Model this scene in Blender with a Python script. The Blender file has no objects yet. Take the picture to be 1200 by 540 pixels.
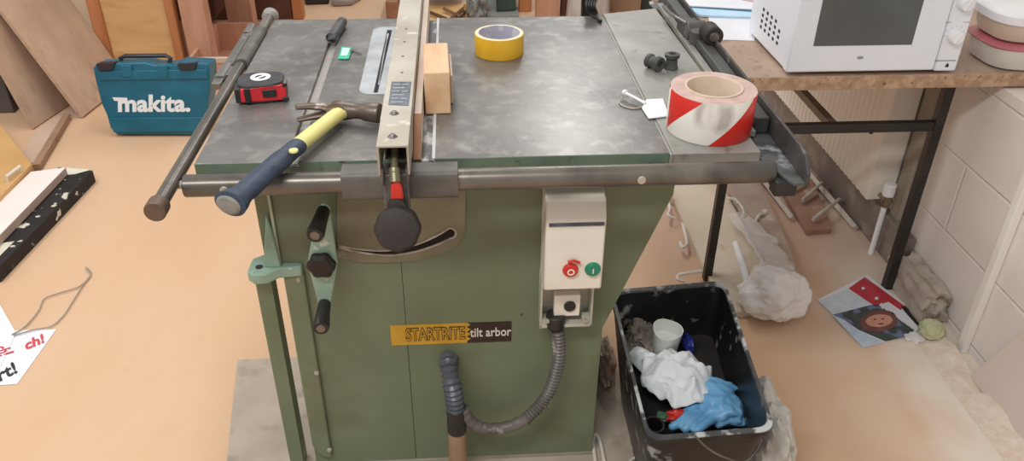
import bpy, bmesh, math, random
from mathutils import Vector, Matrix, noise, Euler
random.seed(7)
C = bpy.context.scene.collection
PI = math.pi
V = Vector
# ------------------------------------------------------------------ camera
FPX = 965.5; PIT, YAW, ROLL = .5648, .0703, .0097
CP = V((.4632, -1.3025, 1.5526))
fw = V((math.sin(YAW)*math.cos(PIT), math.cos(YAW)*math.cos(PIT), -math.sin(PIT)))
r0 = V((math.cos(YAW), -math.sin(YAW), 0)); u0 = r0.cross(fw)
rt = math.cos(ROLL)*r0 + math.sin(ROLL)*u0
up = -math.sin(ROLL)*r0 + math.cos(ROLL)*u0
cd = bpy.data.cameras.new('camera'); cam = bpy.data.objects.new('camera', cd); C.objects.link(cam)
cd.sensor_width = 36; cd.lens = 36*FPX/1200; cd.clip_start = .01
m = Matrix((rt, up, -fw)).transposed().to_4x4(); m.translation = CP; cam.matrix_world = m
bpy.context.scene.camera = cam
def G(x, y, v, ax=2):
    """point of the place, measured in the photograph, on the plane axis = v"""
    d = fw + rt*(x-600)/FPX - up*(y-270)/FPX
    return CP + d*((v-CP[ax])/d[ax])
T = .88          # saw table height
# ------------------------------------------------------------------ materials
def lin(h):
    h = h.lstrip('#'); o = []
    for i in (0, 2, 4):
        c = int(h[i:i+2], 16)/255
        o.append(c/12.92 if c <= .04045 else ((c+.055)/1.055)**2.4)
    return (*o, 1)
def mat(name, c1, c2=None, rough=.6, metal=0, scale=8, stretch=(1, 1, 1), bump=0, bscale=None, lo=.35, hi=.65,
        c3=None, s3=30, lo3=.62, hi3=.7, detail=5, alpha=None, spec=.5, coat=0, trans=0, dist=0):
    M = bpy.data.materials.new(name); M.use_nodes = True; nt = M.node_tree; N = nt.nodes; L = nt.links
    b = N['Principled BSDF']; b.inputs['Roughness'].default_value = rough; b.inputs['Metallic'].default_value = metal
    b.inputs['Specular IOR Level'].default_value = spec
    if coat: b.inputs['Coat Weight'].default_value = coat
    if alpha is not None: b.inputs['Alpha'].default_value = alpha
    if trans: b.inputs['Transmission Weight'].default_value = trans
    b.inputs['Base Color'].default_value = lin(c1)
    tc = N.new('ShaderNodeTexCoord'); mp = N.new('ShaderNodeMapping'); mp.inputs['Scale'].default_value = stretch
    L.new(tc.outputs['Object'], mp.inputs['Vector'])
    def nz(s, d=detail):
        n = N.new('ShaderNodeTexNoise'); n.inputs['Scale'].default_value = s; n.inputs['Detail'].default_value = d
        n.inputs['Distortion'].default_value = dist
        L.new(mp.outputs[0], n.inputs['Vector']); return n
    def ramp(n, a, z):
        r = N.new('ShaderNodeMapRange'); r.inputs[1].default_value = a; r.inputs[2].default_value = z
        L.new(n.outputs[0], r.inputs[0]); return r
    def mix(fac, a, bb):
        x = N.new('ShaderNodeMix'); x.data_type = 'RGBA'; L.new(fac, x.inputs[0])
        for s, q in ((6, a), (7, bb)):
            if isinstance(q, str): x.inputs[s].default_value = lin(q)
            else: L.new(q, x.inputs[s])
        return x.outputs[2]
    col = None
    if c2: col = mix(ramp(nz(scale), lo, hi).outputs[0], c1, c2)
    if c3: col = mix(ramp(nz(s3), lo3, hi3).outputs[0], col or c1, c3)
    if col: L.new(col, b.inputs['Base Color'])
    if bump:
        bp = N.new('ShaderNodeBump'); bp.inputs['Strength'].default_value = bump; bp.inputs['Distance'].default_value = .01
        L.new(nz(bscale or scale*2).outputs[0], bp.inputs['Height']); L.new(bp.outputs[0], b.inputs['Normal'])
    M['mix'] = 0
    return M
PM = {}
def mm(key, *a, **k):
    if key not in PM: PM[key] = mat(key, *a, **k)
    return PM[key]
green = mm('green_paint', '#69755B', '#767E65', rough=.42, scale=3, c3='#66674C', s3=5, lo3=.55, hi3=.75, bump=.05, bscale=30)
greenl = mm('green_paint_pale', '#83A08C', '#9AB0A0', rough=.5, scale=12, c3='#C9CFC4', s3=40, lo3=.62, hi3=.72)
greend = mm('green_paint_edge', '#586B5B', '#667A69', rough=.5, scale=14, c3='#4A4A42', s3=30)
iron = mm('ground_iron', '#64615E', '#85827E', rough=.33, metal=.35, scale=6, lo=.3, hi=.7, c3='#989590', s3=28, lo3=.5, hi3=.8, bump=.04, bscale=60, dist=.3, detail=8)
ironp = mm('pale_iron', '#8A8983', '#A19F98', rough=.45, metal=.2, scale=7, c3='#72716C', s3=24, lo3=.6, hi3=.75)
silver = mm('worn_aluminium', '#BDB7AA', '#A79F90', rough=.5, metal=.25, scale=9, c3='#C9C3B7', s3=30, bump=.03)
insertm = mm('insert_plate', '#A9ADB2', '#BEC2C6', rough=.4, metal=.4, scale=20)
steel = mm('dark_steel', '#6B6864', '#7D7974', rough=.4, metal=.55, scale=15, c3='#8F8A84', s3=40)
steell = mm('worn_bright_steel', '#5E5953', '#7D776E', rough=.32, metal=.5, scale=5, stretch=(1, 1, 1), c3='#57524C', s3=12, lo3=.5, hi3=.7)
cast = mm('dark_cast_iron', '#5A5652', '#6E6A65', rough=.55, metal=.35, scale=18, bump=.15, bscale=60)
black = mm('black_plastic', '#1E1C1B', '#2C2826', rough=.45, scale=20)
brownblack = mm('brown_bakelite', '#241C18', '#2F2621', rough=.6, scale=18)
dustmet = mm('dusty_black_iron', '#3D3F3E', '#6A6C6B', rough=.6, metal=.3, scale=14, lo=.45, hi=.6, c3='#C5C8C8', s3=22, lo3=.56, hi3=.7)
wood = mm('pale_wood', '#CDA47C', '#DDBB96', rough=.65, scale=5, stretch=(6, 1, 6))
woodface = mm('fence_wood', '#CBB8A6', '#D8C8B8', rough=.6, scale=5, stretch=(6, 1, 6))
endgrain = mm('brown_wood', '#8C6244', '#A07355', rough=.7, scale=12)
ply = mm('grey_brown_ply', '#B0917A', '#C1A48D', rough=.7, scale=3, stretch=(3, 3, 1), c3='#9B8070', s3=6, lo3=.55, hi3=.8)
plyedge = mm('ply_edge', '#C9AB92', '#B59880', rough=.7, scale=30)
orangeply = mm('orange_ply', '#C79C66', '#D8B07C', rough=.6, scale=3, stretch=(1, 1, 4), c3='#B57A42', s3=5, lo3=.58, hi3=.75)
orangewood = mm('orange_timber', '#A8693E', '#BC7E52', rough=.6, scale=6, stretch=(3, 3, .6))
pinkwood = mm('pink_timber', '#B9876B', '#C89A80', rough=.65, scale=5, stretch=(3, 3, .5))
darkwood = mm('dark_red_wood', '#5A352B', '#6E463A', rough=.6, scale=6)
white = mm('white_plastic', '#E9EAEC', '#F2F3F4', rough=.35, scale=6)
whitem = mm('microwave_enamel', '#E6EAF2', '#ECF0F6', rough=.3, scale=3)
cream = mm('cream_paint', '#DCD6C8', '#E4DED2', rough=.45, scale=8)
paper = mm('white_paper', '#DDDEE4', '#E6E7EC', rough=.8, scale=6)
red = mm('red', '#C22A22', '#D2372D', rough=.4, scale=10)
teal = mm('teal_plastic', '#0F5A72', '#16677F', rough=.4, scale=12, bump=.05, bscale=90)
# ------------------------------------------------------------------ mesh helper
class MB:
    def __init__(s, M=None): s.b = bmesh.new(); s.M = M or Matrix()
    def v(s, p): return s.b.verts.new(s.M @ V(p))
    def f(s, vs, mi=0):
        try: q = s.b.faces.new(vs); q.material_index = mi; return q
        except ValueError: return None
    def box(s, c, d, rot=None, mi=0):
        R = Euler(rot or (0, 0, 0)).to_matrix(); c = V(c)
        q = [s.v(c + R @ V((d[0]/2*a, d[1]/2*b, d[2]/2*e))) for a in (-1, 1) for b in (-1, 1) for e in (-1, 1)]
        for i in ((0, 1, 3, 2), (4, 6, 7, 5), (0, 4, 5, 1), (2, 3, 7, 6), (0, 2, 6, 4), (1, 5, 7, 3)): s.f([q[j] for j in i], mi)
        return s
    def bb(s, a, b, mi=0):
        a = V(a); b = V(b); return s.box((a+b)/2, [abs(b[i]-a[i]) for i in range(3)], mi=mi)
    def prism(s, pts, h, mi=0):
        """pts: list of 3D points of a planar outline; h: extrusion vector"""
        h = V(h); a = [s.v(p) for p in pts]; b = [s.v(V(p)+h) for p in pts]; n = len(a)
        s.f(a[::-1], mi); s.f(b, mi)
        for i in range(n): s.f([a[i], a[(i+1) % n], b[(i+1) % n], b[i]], mi)
        return s
    def ring(s, c, ax1, ax2, r1, r2, seg): return [s.v(V(c)+ax1*math.cos(2*PI*i/seg)*r1+ax2*math.sin(2*PI*i/seg)*r2) for i in range(seg)]
    def tube(s, pts, r, seg=12, flat=1, caps=True, closed=False, upv=None, mi=0):
        pts = [V(p) for p in pts]; n = len(pts); R = r if isinstance(r, (list, tuple)) else [r]*n
        rings = []; prev = None
        for i, p in enumerate(pts):
            d = (pts[min(i+1, n-1)]-pts[max(i-1, 0)]) if not closed else pts[(i+1) % n]-pts[i-1]
            if d.length < 1e-9: d = V((0, 0, 1))
            d.normalize()
            if prev is None:
                a = upv and V(upv) or (V((0, 0, 1)) if abs(d.z) < .9 else V((0, 1, 0)))
            else: a = prev
            a = (a - d*a.dot(d)).normalized(); prev = a; b = d.cross(a)
            rings.append(s.ring(p, a, b, R[i]*flat, R[i], seg))
        for i in range(n if closed else n-1):
            A, B = rings[i], rings[(i+1) % n]
            for j in range(seg): s.f([A[j], A[(j+1) % seg], B[(j+1) % seg], B[j]], mi)
        if caps and not closed: s.f(rings[0][::-1], mi); s.f(rings[-1], mi)
        return s
    def cyl(s, a, b, r, r2=None, seg=24, mi=0): return s.tube([a, b], [r, r if r2 is None else r2], seg, mi=mi)
    def lathe(s, c, prof, axis=(0, 0, 1), seg=48, lobes=0, la=0, mi=0):
        d = V(axis).normalized(); a = V((1, 0, 0)) if abs(d.x) < .9 else V((0, 1, 0)); a = (a-d*a.dot(d)).normalized(); b = d.cross(a)
        rs = []
        for (r, z) in prof:
            if r < 1e-6: rs.append([s.v(V(c)+d*z)]*seg)
            else: rs.append([s.v(V(c)+d*z+(a*math.cos(t)+b*math.sin(t))*r*(1+la*math.cos(lobes*t))) for t in [2*PI*i/seg for i in range(seg)]])
        for A, B in zip(rs, rs[1:]):
            for j in range(seg):
                q = []
                for w in (A[j], A[(j+1) % seg], B[(j+1) % seg], B[j]):
                    if w not in q: q.append(w)
                if len(q) > 2: s.f(q, mi)
        return s
    def lump(s, c, size, seed=0, amp=.25, freq=2., sub=4, flatb=True, ridge=.0):
        t = bmesh.new(); bmesh.ops.create_icosphere(t, subdivisions=sub, radius=1)
        mp = {}
        for w in t.verts:
            p = w.co.copy(); q = p*freq+V((seed*7.3, seed*3.1, seed))
            k = 1+amp*noise.fractal(q, 1, 2, 4)*1.6 - ridge*abs(noise.noise(q*2.3)) + ridge*.3
            p *= k
            if flatb and p.z < -.55: p.z = -.55-(-.55-p.z)*.1
            mp[w.index] = s.v(V(c)+V((p.x*size[0], p.y*size[1], p.z*size[2])))
        for fc in t.faces: s.f([mp[w.index] for w in fc.verts])
        t.free(); return s
    def build(s, name, M, parent=None, bevel=0, smooth=True, seg=2, cut=None, **props):
        bmesh.ops.remove_doubles(s.b, verts=s.b.verts, dist=1e-6) if len(s.b.verts) < 60000 else None
        bmesh.ops.recalc_face_normals(s.b, faces=s.b.faces)
        loc = V(parent.matrix_world.translation) if False else (wloc(parent) if parent else None)
        if loc is None:
            xs = [w.co for w in s.b.verts]; lo = [min(q[i] for q in xs) for i in range(3)]; hi = [max(q[i] for q in xs) for i in range(3)]
            loc = V(((lo[0]+hi[0])/2, (lo[1]+hi[1])/2, lo[2]))
        for w in s.b.verts: w.co -= loc
        me = bpy.data.meshes.new(name); s.b.to_mesh(me); s.b.free()
        o = bpy.data.objects.new(name, me); C.objects.link(o)
        for q in (M if isinstance(M, (list, tuple)) else [M]): me.materials.append(q)
        if smooth:
            me.polygons.foreach_set('use_smooth', [True]*len(me.polygons))
            me.set_sharp_from_angle(angle=math.radians(38))
        if parent: o.parent = parent; WL[o.name] = loc
        else: o.location = loc; WL[o.name] = loc
        if bevel:
            bv = o.modifiers.new('bevel', 'BEVEL'); bv.width = bevel; bv.segments = seg; bv.limit_method = 'ANGLE'; bv.angle_limit = math.radians(40)
        for k, q in props.items(): o[k] = q
        return o
WL = {}
def wloc(o): return WL[o.name]
# mesh parts keep their thing's origin, so sub-parts can be written in world coordinates as well
def thing(name, label, cat, loc, group=None):
    o = bpy.data.objects.new(name, None); C.objects.link(o); o.location = V(loc); WL[o.name] = V(loc)
    o.empty_display_size = .05
    o['label'] = label; o['category'] = cat
    if group: o['group'] = group
    return o
def tag(o, label, cat, group=None, kind=None):
    o['label'] = label; o['category'] = cat
    if group: o['group'] = group
    if kind: o['kind'] = kind
    return o
def text(name, s, size, M, mtl, parent, depth=.0006, bold=0, shear=0, sx=1, align='CENTER', outline=False):
    cu = bpy.data.curves.new('t', 'FONT'); cu.body = s; cu.size = size; cu.offset = bold; cu.shear = shear; cu.extrude = depth
    cu.align_x = align; cu.align_y = 'CENTER'; cu.resolution_u = 3
    if outline: cu.fill_mode = 'NONE' if False else 'BOTH'
    t = bpy.data.objects.new('t', cu); C.objects.link(t)
    dg = bpy.context.evaluated_depsgraph_get(); me = bpy.data.meshes.new_from_object(t.evaluated_get(dg)); bpy.data.objects.remove(t)
    me.transform(Matrix.Diagonal((sx, 1, 1, 1)))
    me.transform(M); me.transform(Matrix.Translation(-wloc(parent)))
    me.materials.clear(); me.materials.append(mtl)
    me.name = name; o = bpy.data.objects.new(name, me); C.objects.link(o); o.parent = parent; WL[o.name] = wloc(parent)
    return o
def frame(o, x, y):
    """matrix at o with local x, y axes"""
    x = V(x).normalized(); y = V(y); y = (y-x*y.dot(x)).normalized(); z = x.cross(y)
    M = Matrix((x, y, z)).transposed().to_4x4(); M.translation = V(o); return M
def arc(c, r, a0, a1, n, ax=(1, 0, 0), ay=(0, 0, 1)):
    return [V(c)+V(ax)*r*math.cos(a0+(a1-a0)*i/n)+V(ay)*r*math.sin(a0+(a1-a0)*i/n) for i in range(n+1)]
def smoothpath(P, n=8):
    P = [V(p) for p in P]; out = []
    for i in range(len(P)-1):
        a = P[max(i-1, 0)]; b = P[i]; c = P[i+1]; d = P[min(i+2, len(P)-1)]
        for k in range(n):
            t = k/n; out.append(.5*((2*b)+(c-a)*t+(2*a-5*b+4*c-d)*t*t+(3*b-a-3*c+d)*t**3))
    return out+[P[-1]]
# ================================================================== THE SETTING
def floor_mat():
    M = bpy.data.materials.new('hardboard_floor'); M.use_nodes = True; nt = M.node_tree; N = nt.nodes; L = nt.links
    b = N['Principled BSDF']; b.inputs['Roughness'].default_value = .55; b.inputs['Specular IOR Level'].default_value = .3
    tc = N.new('ShaderNodeTexCoord')
    def nz(s, d=4, st=(1, 1, 1)):
        mp = N.new('ShaderNodeMapping'); mp.inputs['Scale'].default_value = st; L.new(tc.outputs['Object'], mp.inputs[0])
        n = N.new('ShaderNodeTexNoise'); n.inputs['Scale'].default_value = s; n.inputs['Detail'].default_value = d; L.new(mp.outputs[0], n.inputs[0]); return n.outputs[0]
    def rng(x, a, z, o0=0, o1=1):
        r = N.new('ShaderNodeMapRange'); r.inputs[1].default_value = a; r.inputs[2].default_value = z; r.inputs[3].default_value = o0; r.inputs[4].default_value = o1
        L.new(x, r.inputs[0]); return r.outputs[0]
    def mix(f, a, c):
        x = N.new('ShaderNodeMix'); x.data_type = 'RGBA'; L.new(f, x.inputs[0])
        for s, q in ((6, a), (7, c)):
            if isinstance(q, str): x.inputs[s].default_value = lin(q)
            else: L.new(q, x.inputs[s])
        return x.outputs[2]
    def math_(op, a, c):
        x = N.new('ShaderNodeMath'); x.operation = op
        for i, q in ((0, a), (1, c)):
            if isinstance(q, (int, float)): x.inputs[i].default_value = q
            else: L.new(q, x.inputs[i])
        return x.outputs[0]
    base = mix(rng(nz(2.2, 6, (1, .5, 1)), .35, .65), '#CFAA87', '#D4B292')
    base = mix(rng(nz(14, 5), .58, .8), base, '#CFAB8A')
    sp = N.new('ShaderNodeSeparateXYZ'); L.new(tc.outputs['Object'], sp.inputs[0])
    # pale sawdust swept up against the wall and under the bench
    d = math_('MULTIPLY', rng(sp.outputs[0], 1.25, 1.85), rng(nz(3.5, 6), .38, .62, .1, 1))
    base = mix(d, base, '#DDCBBB')
    d2 = math_('MULTIPLY', rng(math_('ADD', sp.outputs[0], math_('MULTIPLY', nz(5, 6), .35)), 1.80, 1.93), 1.0)
    base = mix(d2, base, '#E4D8C8')
    d3 = math_('MULTIPLY', rng(math_('ADD', sp.outputs[1], math_('MULTIPLY', nz(4, 5), .3)), .85, 1.15, 0, .75), rng(sp.outputs[0], .9, 1.2))
    base = mix(d3, base, '#C4A592')  # separate tone: darker and pinker further back on the bench side
    L.new(base, b.inputs['Base Color'])
    bp = N.new('ShaderNodeBump'); bp.inputs['Strength'].default_value = .08; bp.inputs['Distance'].default_value = .01
    L.new(nz(60, 5), bp.inputs['Height']); L.new(bp.outputs[0], b.inputs['Normal'])
    return M
MB().bb((-5, -3, -.05), (2.6, 7, 0)).build('floor', floor_mat(), kind='structure', smooth=False)
def origin0(o):
    """put a setting object's origin at the world origin, so its texture is laid out in room coordinates"""
    for w in o.data.vertices: w.co += o.location
    o.location = (0, 0, 0); WL[o.name] = V((0, 0, 0)); return o
origin0(bpy.data.objects['floor'])
def wall_mat():
    M = bpy.data.materials.new('painted_blockwork'); M.use_nodes = True; nt = M.node_tree; N = nt.nodes; L = nt.links
    b = N['Principled BSDF']; b.inputs['Roughness'].default_value = .6
    tc = N.new('ShaderNodeTexCoord'); sp = N.new('ShaderNodeSeparateXYZ'); L.new(tc.outputs['Object'], sp.inputs[0])
    cb = N.new('ShaderNodeCombineXYZ')
    a = N.new('ShaderNodeMath'); a.operation = 'ADD'; a.inputs[1].default_value = 4.4*1-.69+.22+.22; L.new(sp.outputs[1], a.inputs[0]); L.new(a.outputs[0], cb.inputs[0])
    z = N.new('ShaderNodeMath'); z.operation = 'ADD'; z.inputs[1].default_value = -.028+.434; L.new(sp.outputs[2], z.inputs[0]); L.new(z.outputs[0], cb.inputs[1])
    br = N.new('ShaderNodeTexBrick'); br.inputs['Scale'].default_value = 1; br.inputs['Brick Width'].default_value = .44; br.inputs['Row Height'].default_value = .217
    br.inputs['Mortar Size'].default_value = .006; br.inputs['Mortar Smooth'].default_value = .6
    br.inputs['Color1'].default_value = lin('#EBE3DD'); br.inputs['Color2'].default_value = lin('#EDE6E0'); br.inputs['Mortar'].default_value = lin('#F1EBE6')
    L.new(cb.outputs[0], br.inputs[0])
    n = N.new('ShaderNodeTexNoise'); n.inputs['Scale'].default_value = 40; L.new(tc.outputs['Object'], n.inputs[0])
    n2 = N.new('ShaderNodeTexNoise'); n2.inputs['Scale'].default_value = 3; n2.inputs['Detail'].default_value = 6; L.new(tc.outputs['Object'], n2.inputs[0])
    mr = N.new('ShaderNodeMapRange'); mr.inputs[1].default_value = .45; mr.inputs[2].default_value = .75; mr.inputs[4].default_value = .5; L.new(n2.outputs[0], mr.inputs[0])
    mx = N.new('ShaderNodeMix'); mx.data_type = 'RGBA'; L.new(mr.outputs[0], mx.inputs[0]); L.new(br.outputs[0], mx.inputs[6]); mx.inputs[7].default_value = lin('#E2D6CC')
    L.new(mx.outputs[2], b.inputs['Base Color'])
    ad = N.new('ShaderNodeMath'); ad.operation = 'MULTIPLY_ADD'; L.new(br.outputs['Fac'], ad.inputs[0]); ad.inputs[1].default_value = -1
    m2 = N.new('ShaderNodeMath'); m2.operation = 'MULTIPLY'; m2.inputs[1].default_value = .25; L.new(n.outputs[0], m2.inputs[0]); L.new(m2.outputs[0], ad.inputs[2])
    bp = N.new('ShaderNodeBump'); bp.inputs['Strength'].default_value = .6; bp.inputs['Distance'].default_value = .006
    L.new(ad.outputs[0], bp.inputs['Height']); L.new(bp.outputs[0], b.inputs['Normal'])
    return M
wm = wall_mat()
origin0(MB().bb((1.9, -3, 0), (2.6, 7, .715)).build('wall_right', wm, kind='structure', smooth=False))
origin0(MB().bb((2.5, -3, .715), (2.6, 7, 2.6)).build('wall_window_side', wm, kind='structure', smooth=False))
skm = mm('grey_skirting', '#7C7068', '#8C8078', rough=.6, scale=5, c3='#A8988A', s3=9, lo3=.55, hi3=.7)
MB().bb((1.868, .80, 0), (1.9, 7, .14)).build('baseboard_right', skm, kind='structure', bevel=.003)
# ================================================================== TABLE SAW
saw = thing('table_saw', 'old green table saw with grey iron top and red and green buttons', 'table saw', (.43, .38, 0))
W, D = .838, .783
s1a, s1b = .158, .178; s2a, s2b = .392, .416; th = .032
prof = [(0, T), (s1a, T), (s1a, T-.009), (s1b, T-.009), (s1b, T), (s2a, T), (s2a, T-.009), (s2b, T-.009), (s2b, T), (W, T), (W, T-th), (0, T-th)]
b = MB().prism([V((x, 0, z)) for x, z in prof], (0, D, 0))
for fc in b.b.faces:
    fc.normal_update()
    c = fc.calc_center_median()
    if abs(fc.normal.z) < .5 and not (c.x > .1 and c.x < .5 and c.z > T-.01 and abs(fc.normal.x) > .5): fc.material_index = 1
b.build('tabletop', [iron, greend], saw, bevel=.0015)
MB().bb((s1a+.001, .005, T-.009), (s1b-.001, D-.005, T-.0078)).build('slot_floor', mm('slot_steel', '#8E8A84', '#A39E97', rough=.5, metal=.2, scale=12), saw)
MB().bb((s2a+.001, .001, T-.009), (s2b-.001, D-.005, T-.0045)).build('slot_floor', mm('slot_sawdust', '#6A6B6C', '#C8C8C6', rough=.6, scale=14, stretch=(3, 1, 1), lo=.45, hi=.55), saw)
MB().bb((s2b-.004, .001, T-.008), (s2b+.0015, D-.001, T+.0004)).build('slot_edge', mm('bright_edge', '#D8DADB', '#C3C5C6', rough=.35, scale=12), saw)
# extension wing
wx0, wx1 = .844, 1.004
b = MB().prism([V((wx0, -.003, T)), V((wx1, -.003, T)), V((wx1-.012, .84, T)), V((wx0, .80, T))], (0, 0, -.008))
b.bb((wx0, -.003, T-.036), (wx1, .006, T-.008)).bb((wx0, .79, T-.036), (wx1-.02, .80, T-.008)).bb((wx0, .35, T-.036), (wx1-.015, .36, T-.008))
b.build('extension_wing', ironp, saw, bevel=.001)
MB().bb((W+.0005, 0, T-.02), (wx0-.0005, D, T-.003)).build('joint_strip', mm('joint', '#9A9A93', rough=.5), saw)
# insert with blade slot
p = [G(422, 111, T), G(436, 32, T)]
ix0, iy0, iy1 = .256, .292, .716
def rrect(x0, y0, x1, y1, r, z, n=5):
    o = []
    for cx, cy, a in ((x1-r, y1-r, 0), (x0+r, y1-r, 90), (x0+r, y0+r, 180), (x1-r, y0+r, 270)):
        for i in range(n+1):
            t = math.radians(a+90*i/n); o.append(V((cx+r*math.cos(t), cy+r*math.sin(t), z)))
    return o
ins = MB().prism(rrect(ix0, iy0, .345, iy1, .028, T-.002), (0, 0, .0028)).build('table_insert', insertm, saw)
MB().prism([V((.2870, .30, T)), V((.2955, .30, T)), V((.3025, .69, T)), V((.2910, .69, T))], (0, 0, .0013)).build('blade_slot', mm('slot_black', '#17171A', rough=.8), ins)
zb = MB(); 
for k in range(34):
    y = .34+k*.0095; h = .006*math.sin(PI*min(1, (y-.3)/.38)); zb.prism([V((.2935, y, T+.001)), V((.2935, y+.009, T+.001)), V((.2935, y+.006, T+.002+h))], (.0025, 0, 0))
zb.build('saw_blade', mm('blade', '#8E8E8E', rough=.4, metal=.6), saw)
# left rail, sockets, knob end
ra, rb = V((-.024, -.15, .873)), V((-.018, .83, .876))
b = MB().cyl(ra+(rb-ra)*.03, rb, .0125, seg=28)
b.build('side_rail', steell, saw)
MB().cyl(ra, ra+(rb-ra)*.028, .0175, seg=28).build('rail_cap', mm('rusty_cap', '#5D4D42', '#6E5A4C', rough=.5, metal=.4, scale=20), saw, bevel=.002)
MB().lathe(rb, [(0, .02), (.014, .018), (.02, .006), (.02, -.012), (.013, -.02), (0, -.02)], axis=(0, 1, .1)).build('rail_end_knob', ironp, saw)
b = MB().box((-.052, .56, .868), (.02, .36, .014)); b.cyl((-.052, .41, .868), (-.052, .49, .868), .014); b.cyl((-.052, .70, .868), (-.052, .76, .868), .013)
b.box((-.037, .45, .868), (.03, .05, .018)).box((-.037, .70, .868), (.03, .04, .018))
b.build('rail_guide', steel, saw, bevel=.002)
b = MB().cyl((-.019, .48, .876), (-.018, .70, .878), .0165, seg=20); b.build('rail_sleeve', cast, saw, bevel=.002)
MB().cyl((-.035, -.052, .868), (.012, -.048, .866), .008, seg=6).cyl((-.032, -.052, .868), (-.02, -.052, .868), .013, seg=6).build('rail_bolt', silver, saw, bevel=.001)
# front guide bar
bx0, bx1, by, bz, br = -.006, 1.015, -.047, .863, .0195
b = MB().cyl((bx0, by, bz), (bx1, by, bz), br, seg=32); b.build('front_guide_bar', steell, saw, bevel=.002)
for x in (.064, .775): MB().cyl((x, by-br+.003, bz), (x, by-br-.0015, bz), .0075, seg=16).build('bar_screw', silver, saw, bevel=.001)
for x in (.03, .6, .80): MB().bb((x, by, T-.034), (x+.03, .02, T-.018)).build('bar_bracket', steel, saw)
# right rail : angle iron, stop bar and clamp casting
# grey strip, then angle
b = MB().prism([V((1.006, -.02, T-.014)), V((1.035, -.095, T-.014)), V((1.055, -.095, T-.014)), V((1.055, .95, T-.014)), V((.998, .95, T-.014)), V((1.006, .05, T-.014))], (0, 0, -.006))
b.build('right_rail_plate', dustmet, saw, bevel=.001)
b = MB().prism([V((1.055, -.095, T-.02)), V((1.055, -.095, T+.002)), V((1.055, -.07, T+.026)), V((1.055, -.04, T+.031)), V((1.055, 1.1, T+.031)), V((1.055, 1.1, T-.02))], (.006, 0, 0))
b.build('right_rail_flange', mm('rail_dark', '#454341', '#575552', rough=.5, metal=.3, scale=16, c3='#8A8C8B', s3=24, lo3=.6, hi3=.75), saw, bevel=.001)
MB().box((1.013, .48, T-.004), (.016, .80, .012)).build('rail_bed_bar', ironp, saw, bevel=.001)
MB().prism([V((1.024, .10, T-.013)), V((1.052, .10, T-.013)), V((1.052, 1.15, T-.013)), V((1.024, 1.15, T-.013))], (0, 0, .032)).build('stop_bar', mm('bar_black', '#4A4A48', '#5C5C5A', rough=.5, metal=.3, scale=12), saw, bevel=.002)
cl = MB(); cl.cyl((1.012, .60, T+.018), (1.06, .60, T+.02), .024, seg=28); cl.cyl((1.03, .56, T+.0), (1.03, .56, T+.035), .018, seg=24)
cl.box((1.035, .64, T+.012), (.05, .08, .03))
cl.build('stop_clamp', PM['rail_dark'], saw, bevel=.004, seg=3)
MB().cyl((1.052, .50, T+.038), (1.052, .555, T+.036), .0225, seg=28).build('clamp_knob', brownblack, saw, bevel=.004)
MB().cyl((1.052, .497, T+.038), (1.052, .51, T+.038), .011, seg=20).build('knob_insert', steell, saw, bevel=.001)
MB().tube(smoothpath([(1.02, .60, T+.035), (1.0, .66, T+.035), (.995, .72, T+.03), (1.0, .78, T+.024)]), .007, flat=.5).build('clamp_lever', steell, saw)
MB().box((1.03, -.065, T-.035), (.04, .03, .03)).build('rail_foot', black, saw, bevel=.003)
# ---- cabinet
cf, c0, c1 = .10, .096, .764
b = MB(); b.prism([V((c0, cf+.004, .012)), V((c1, cf+.004, .012)), V((c1, cf+.004, .40)), V((.884, cf+.004, .735)), V((.886, cf+.004, .80)), V((.87, cf+.004, T-th)), V((c0, cf+.004, T-th))], (0, .58, 0))
b.build('cabinet', green, saw, bevel=.004)
sx = .335
MB().prism([V((c0, cf+.005, .014)), V((sx-.0004, cf+.005, .014)), V((sx-.0004, cf+.005, T-th)), V((c0, cf+.005, T-th))], (0, -.005, 0)).build('front_panel', green, saw, bevel=.001)
MB().prism([V((sx+.0004, cf+.005, .014)), V((c1, cf+.005, .014)), V((c1, cf+.005, .40)), V((.884, cf+.005, .735)), V((.886, cf+.005, .80)), V((.87, cf+.005, T-th)), V((sx+.0004, cf+.005, T-th))], (0, -.005, 0)).build('front_panel', green, saw, bevel=.001)
MB().bb((c0-.005, cf-.004, 0), (c1+.005, .70, .014)).build('plinth', mm('plinth', '#A79F8F', '#8E8878', rough=.7, scale=10), saw)
# side guard, door strip with screws
MB().bb((.062, cf+.002, .62), (c0+.003, .62, T-th)).build('side_cover', green, saw, bevel=.002)
MB().bb((.0905, cf-.008, .58), (.0955, cf+.03, T-th)).build('cover_lip', mm('lip', '#A9AE96', rough=.5), saw)
b = MB().prism([V((.096, cf-.002, .58)), V((.137, cf-.002, .58)), V((.137, cf-.002, .045)), V((.118, cf-.002, .045)), V((.104, cf-.002, .06)), V((.096, cf-.002, .085))], (0, -.010, 0))
b.build('door_strip', green, saw, bevel=.003)
for px, py in ((350, 328), (371, 437), (386, 527)):
    q = G(px, py, cf-.012, 1); MB().lathe(q, [(0, .004), (.0045, .003), (.006, 0), (.006, -.002)], axis=(0, -1, 0), seg=16).build('screw', silver, saw)
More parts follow.
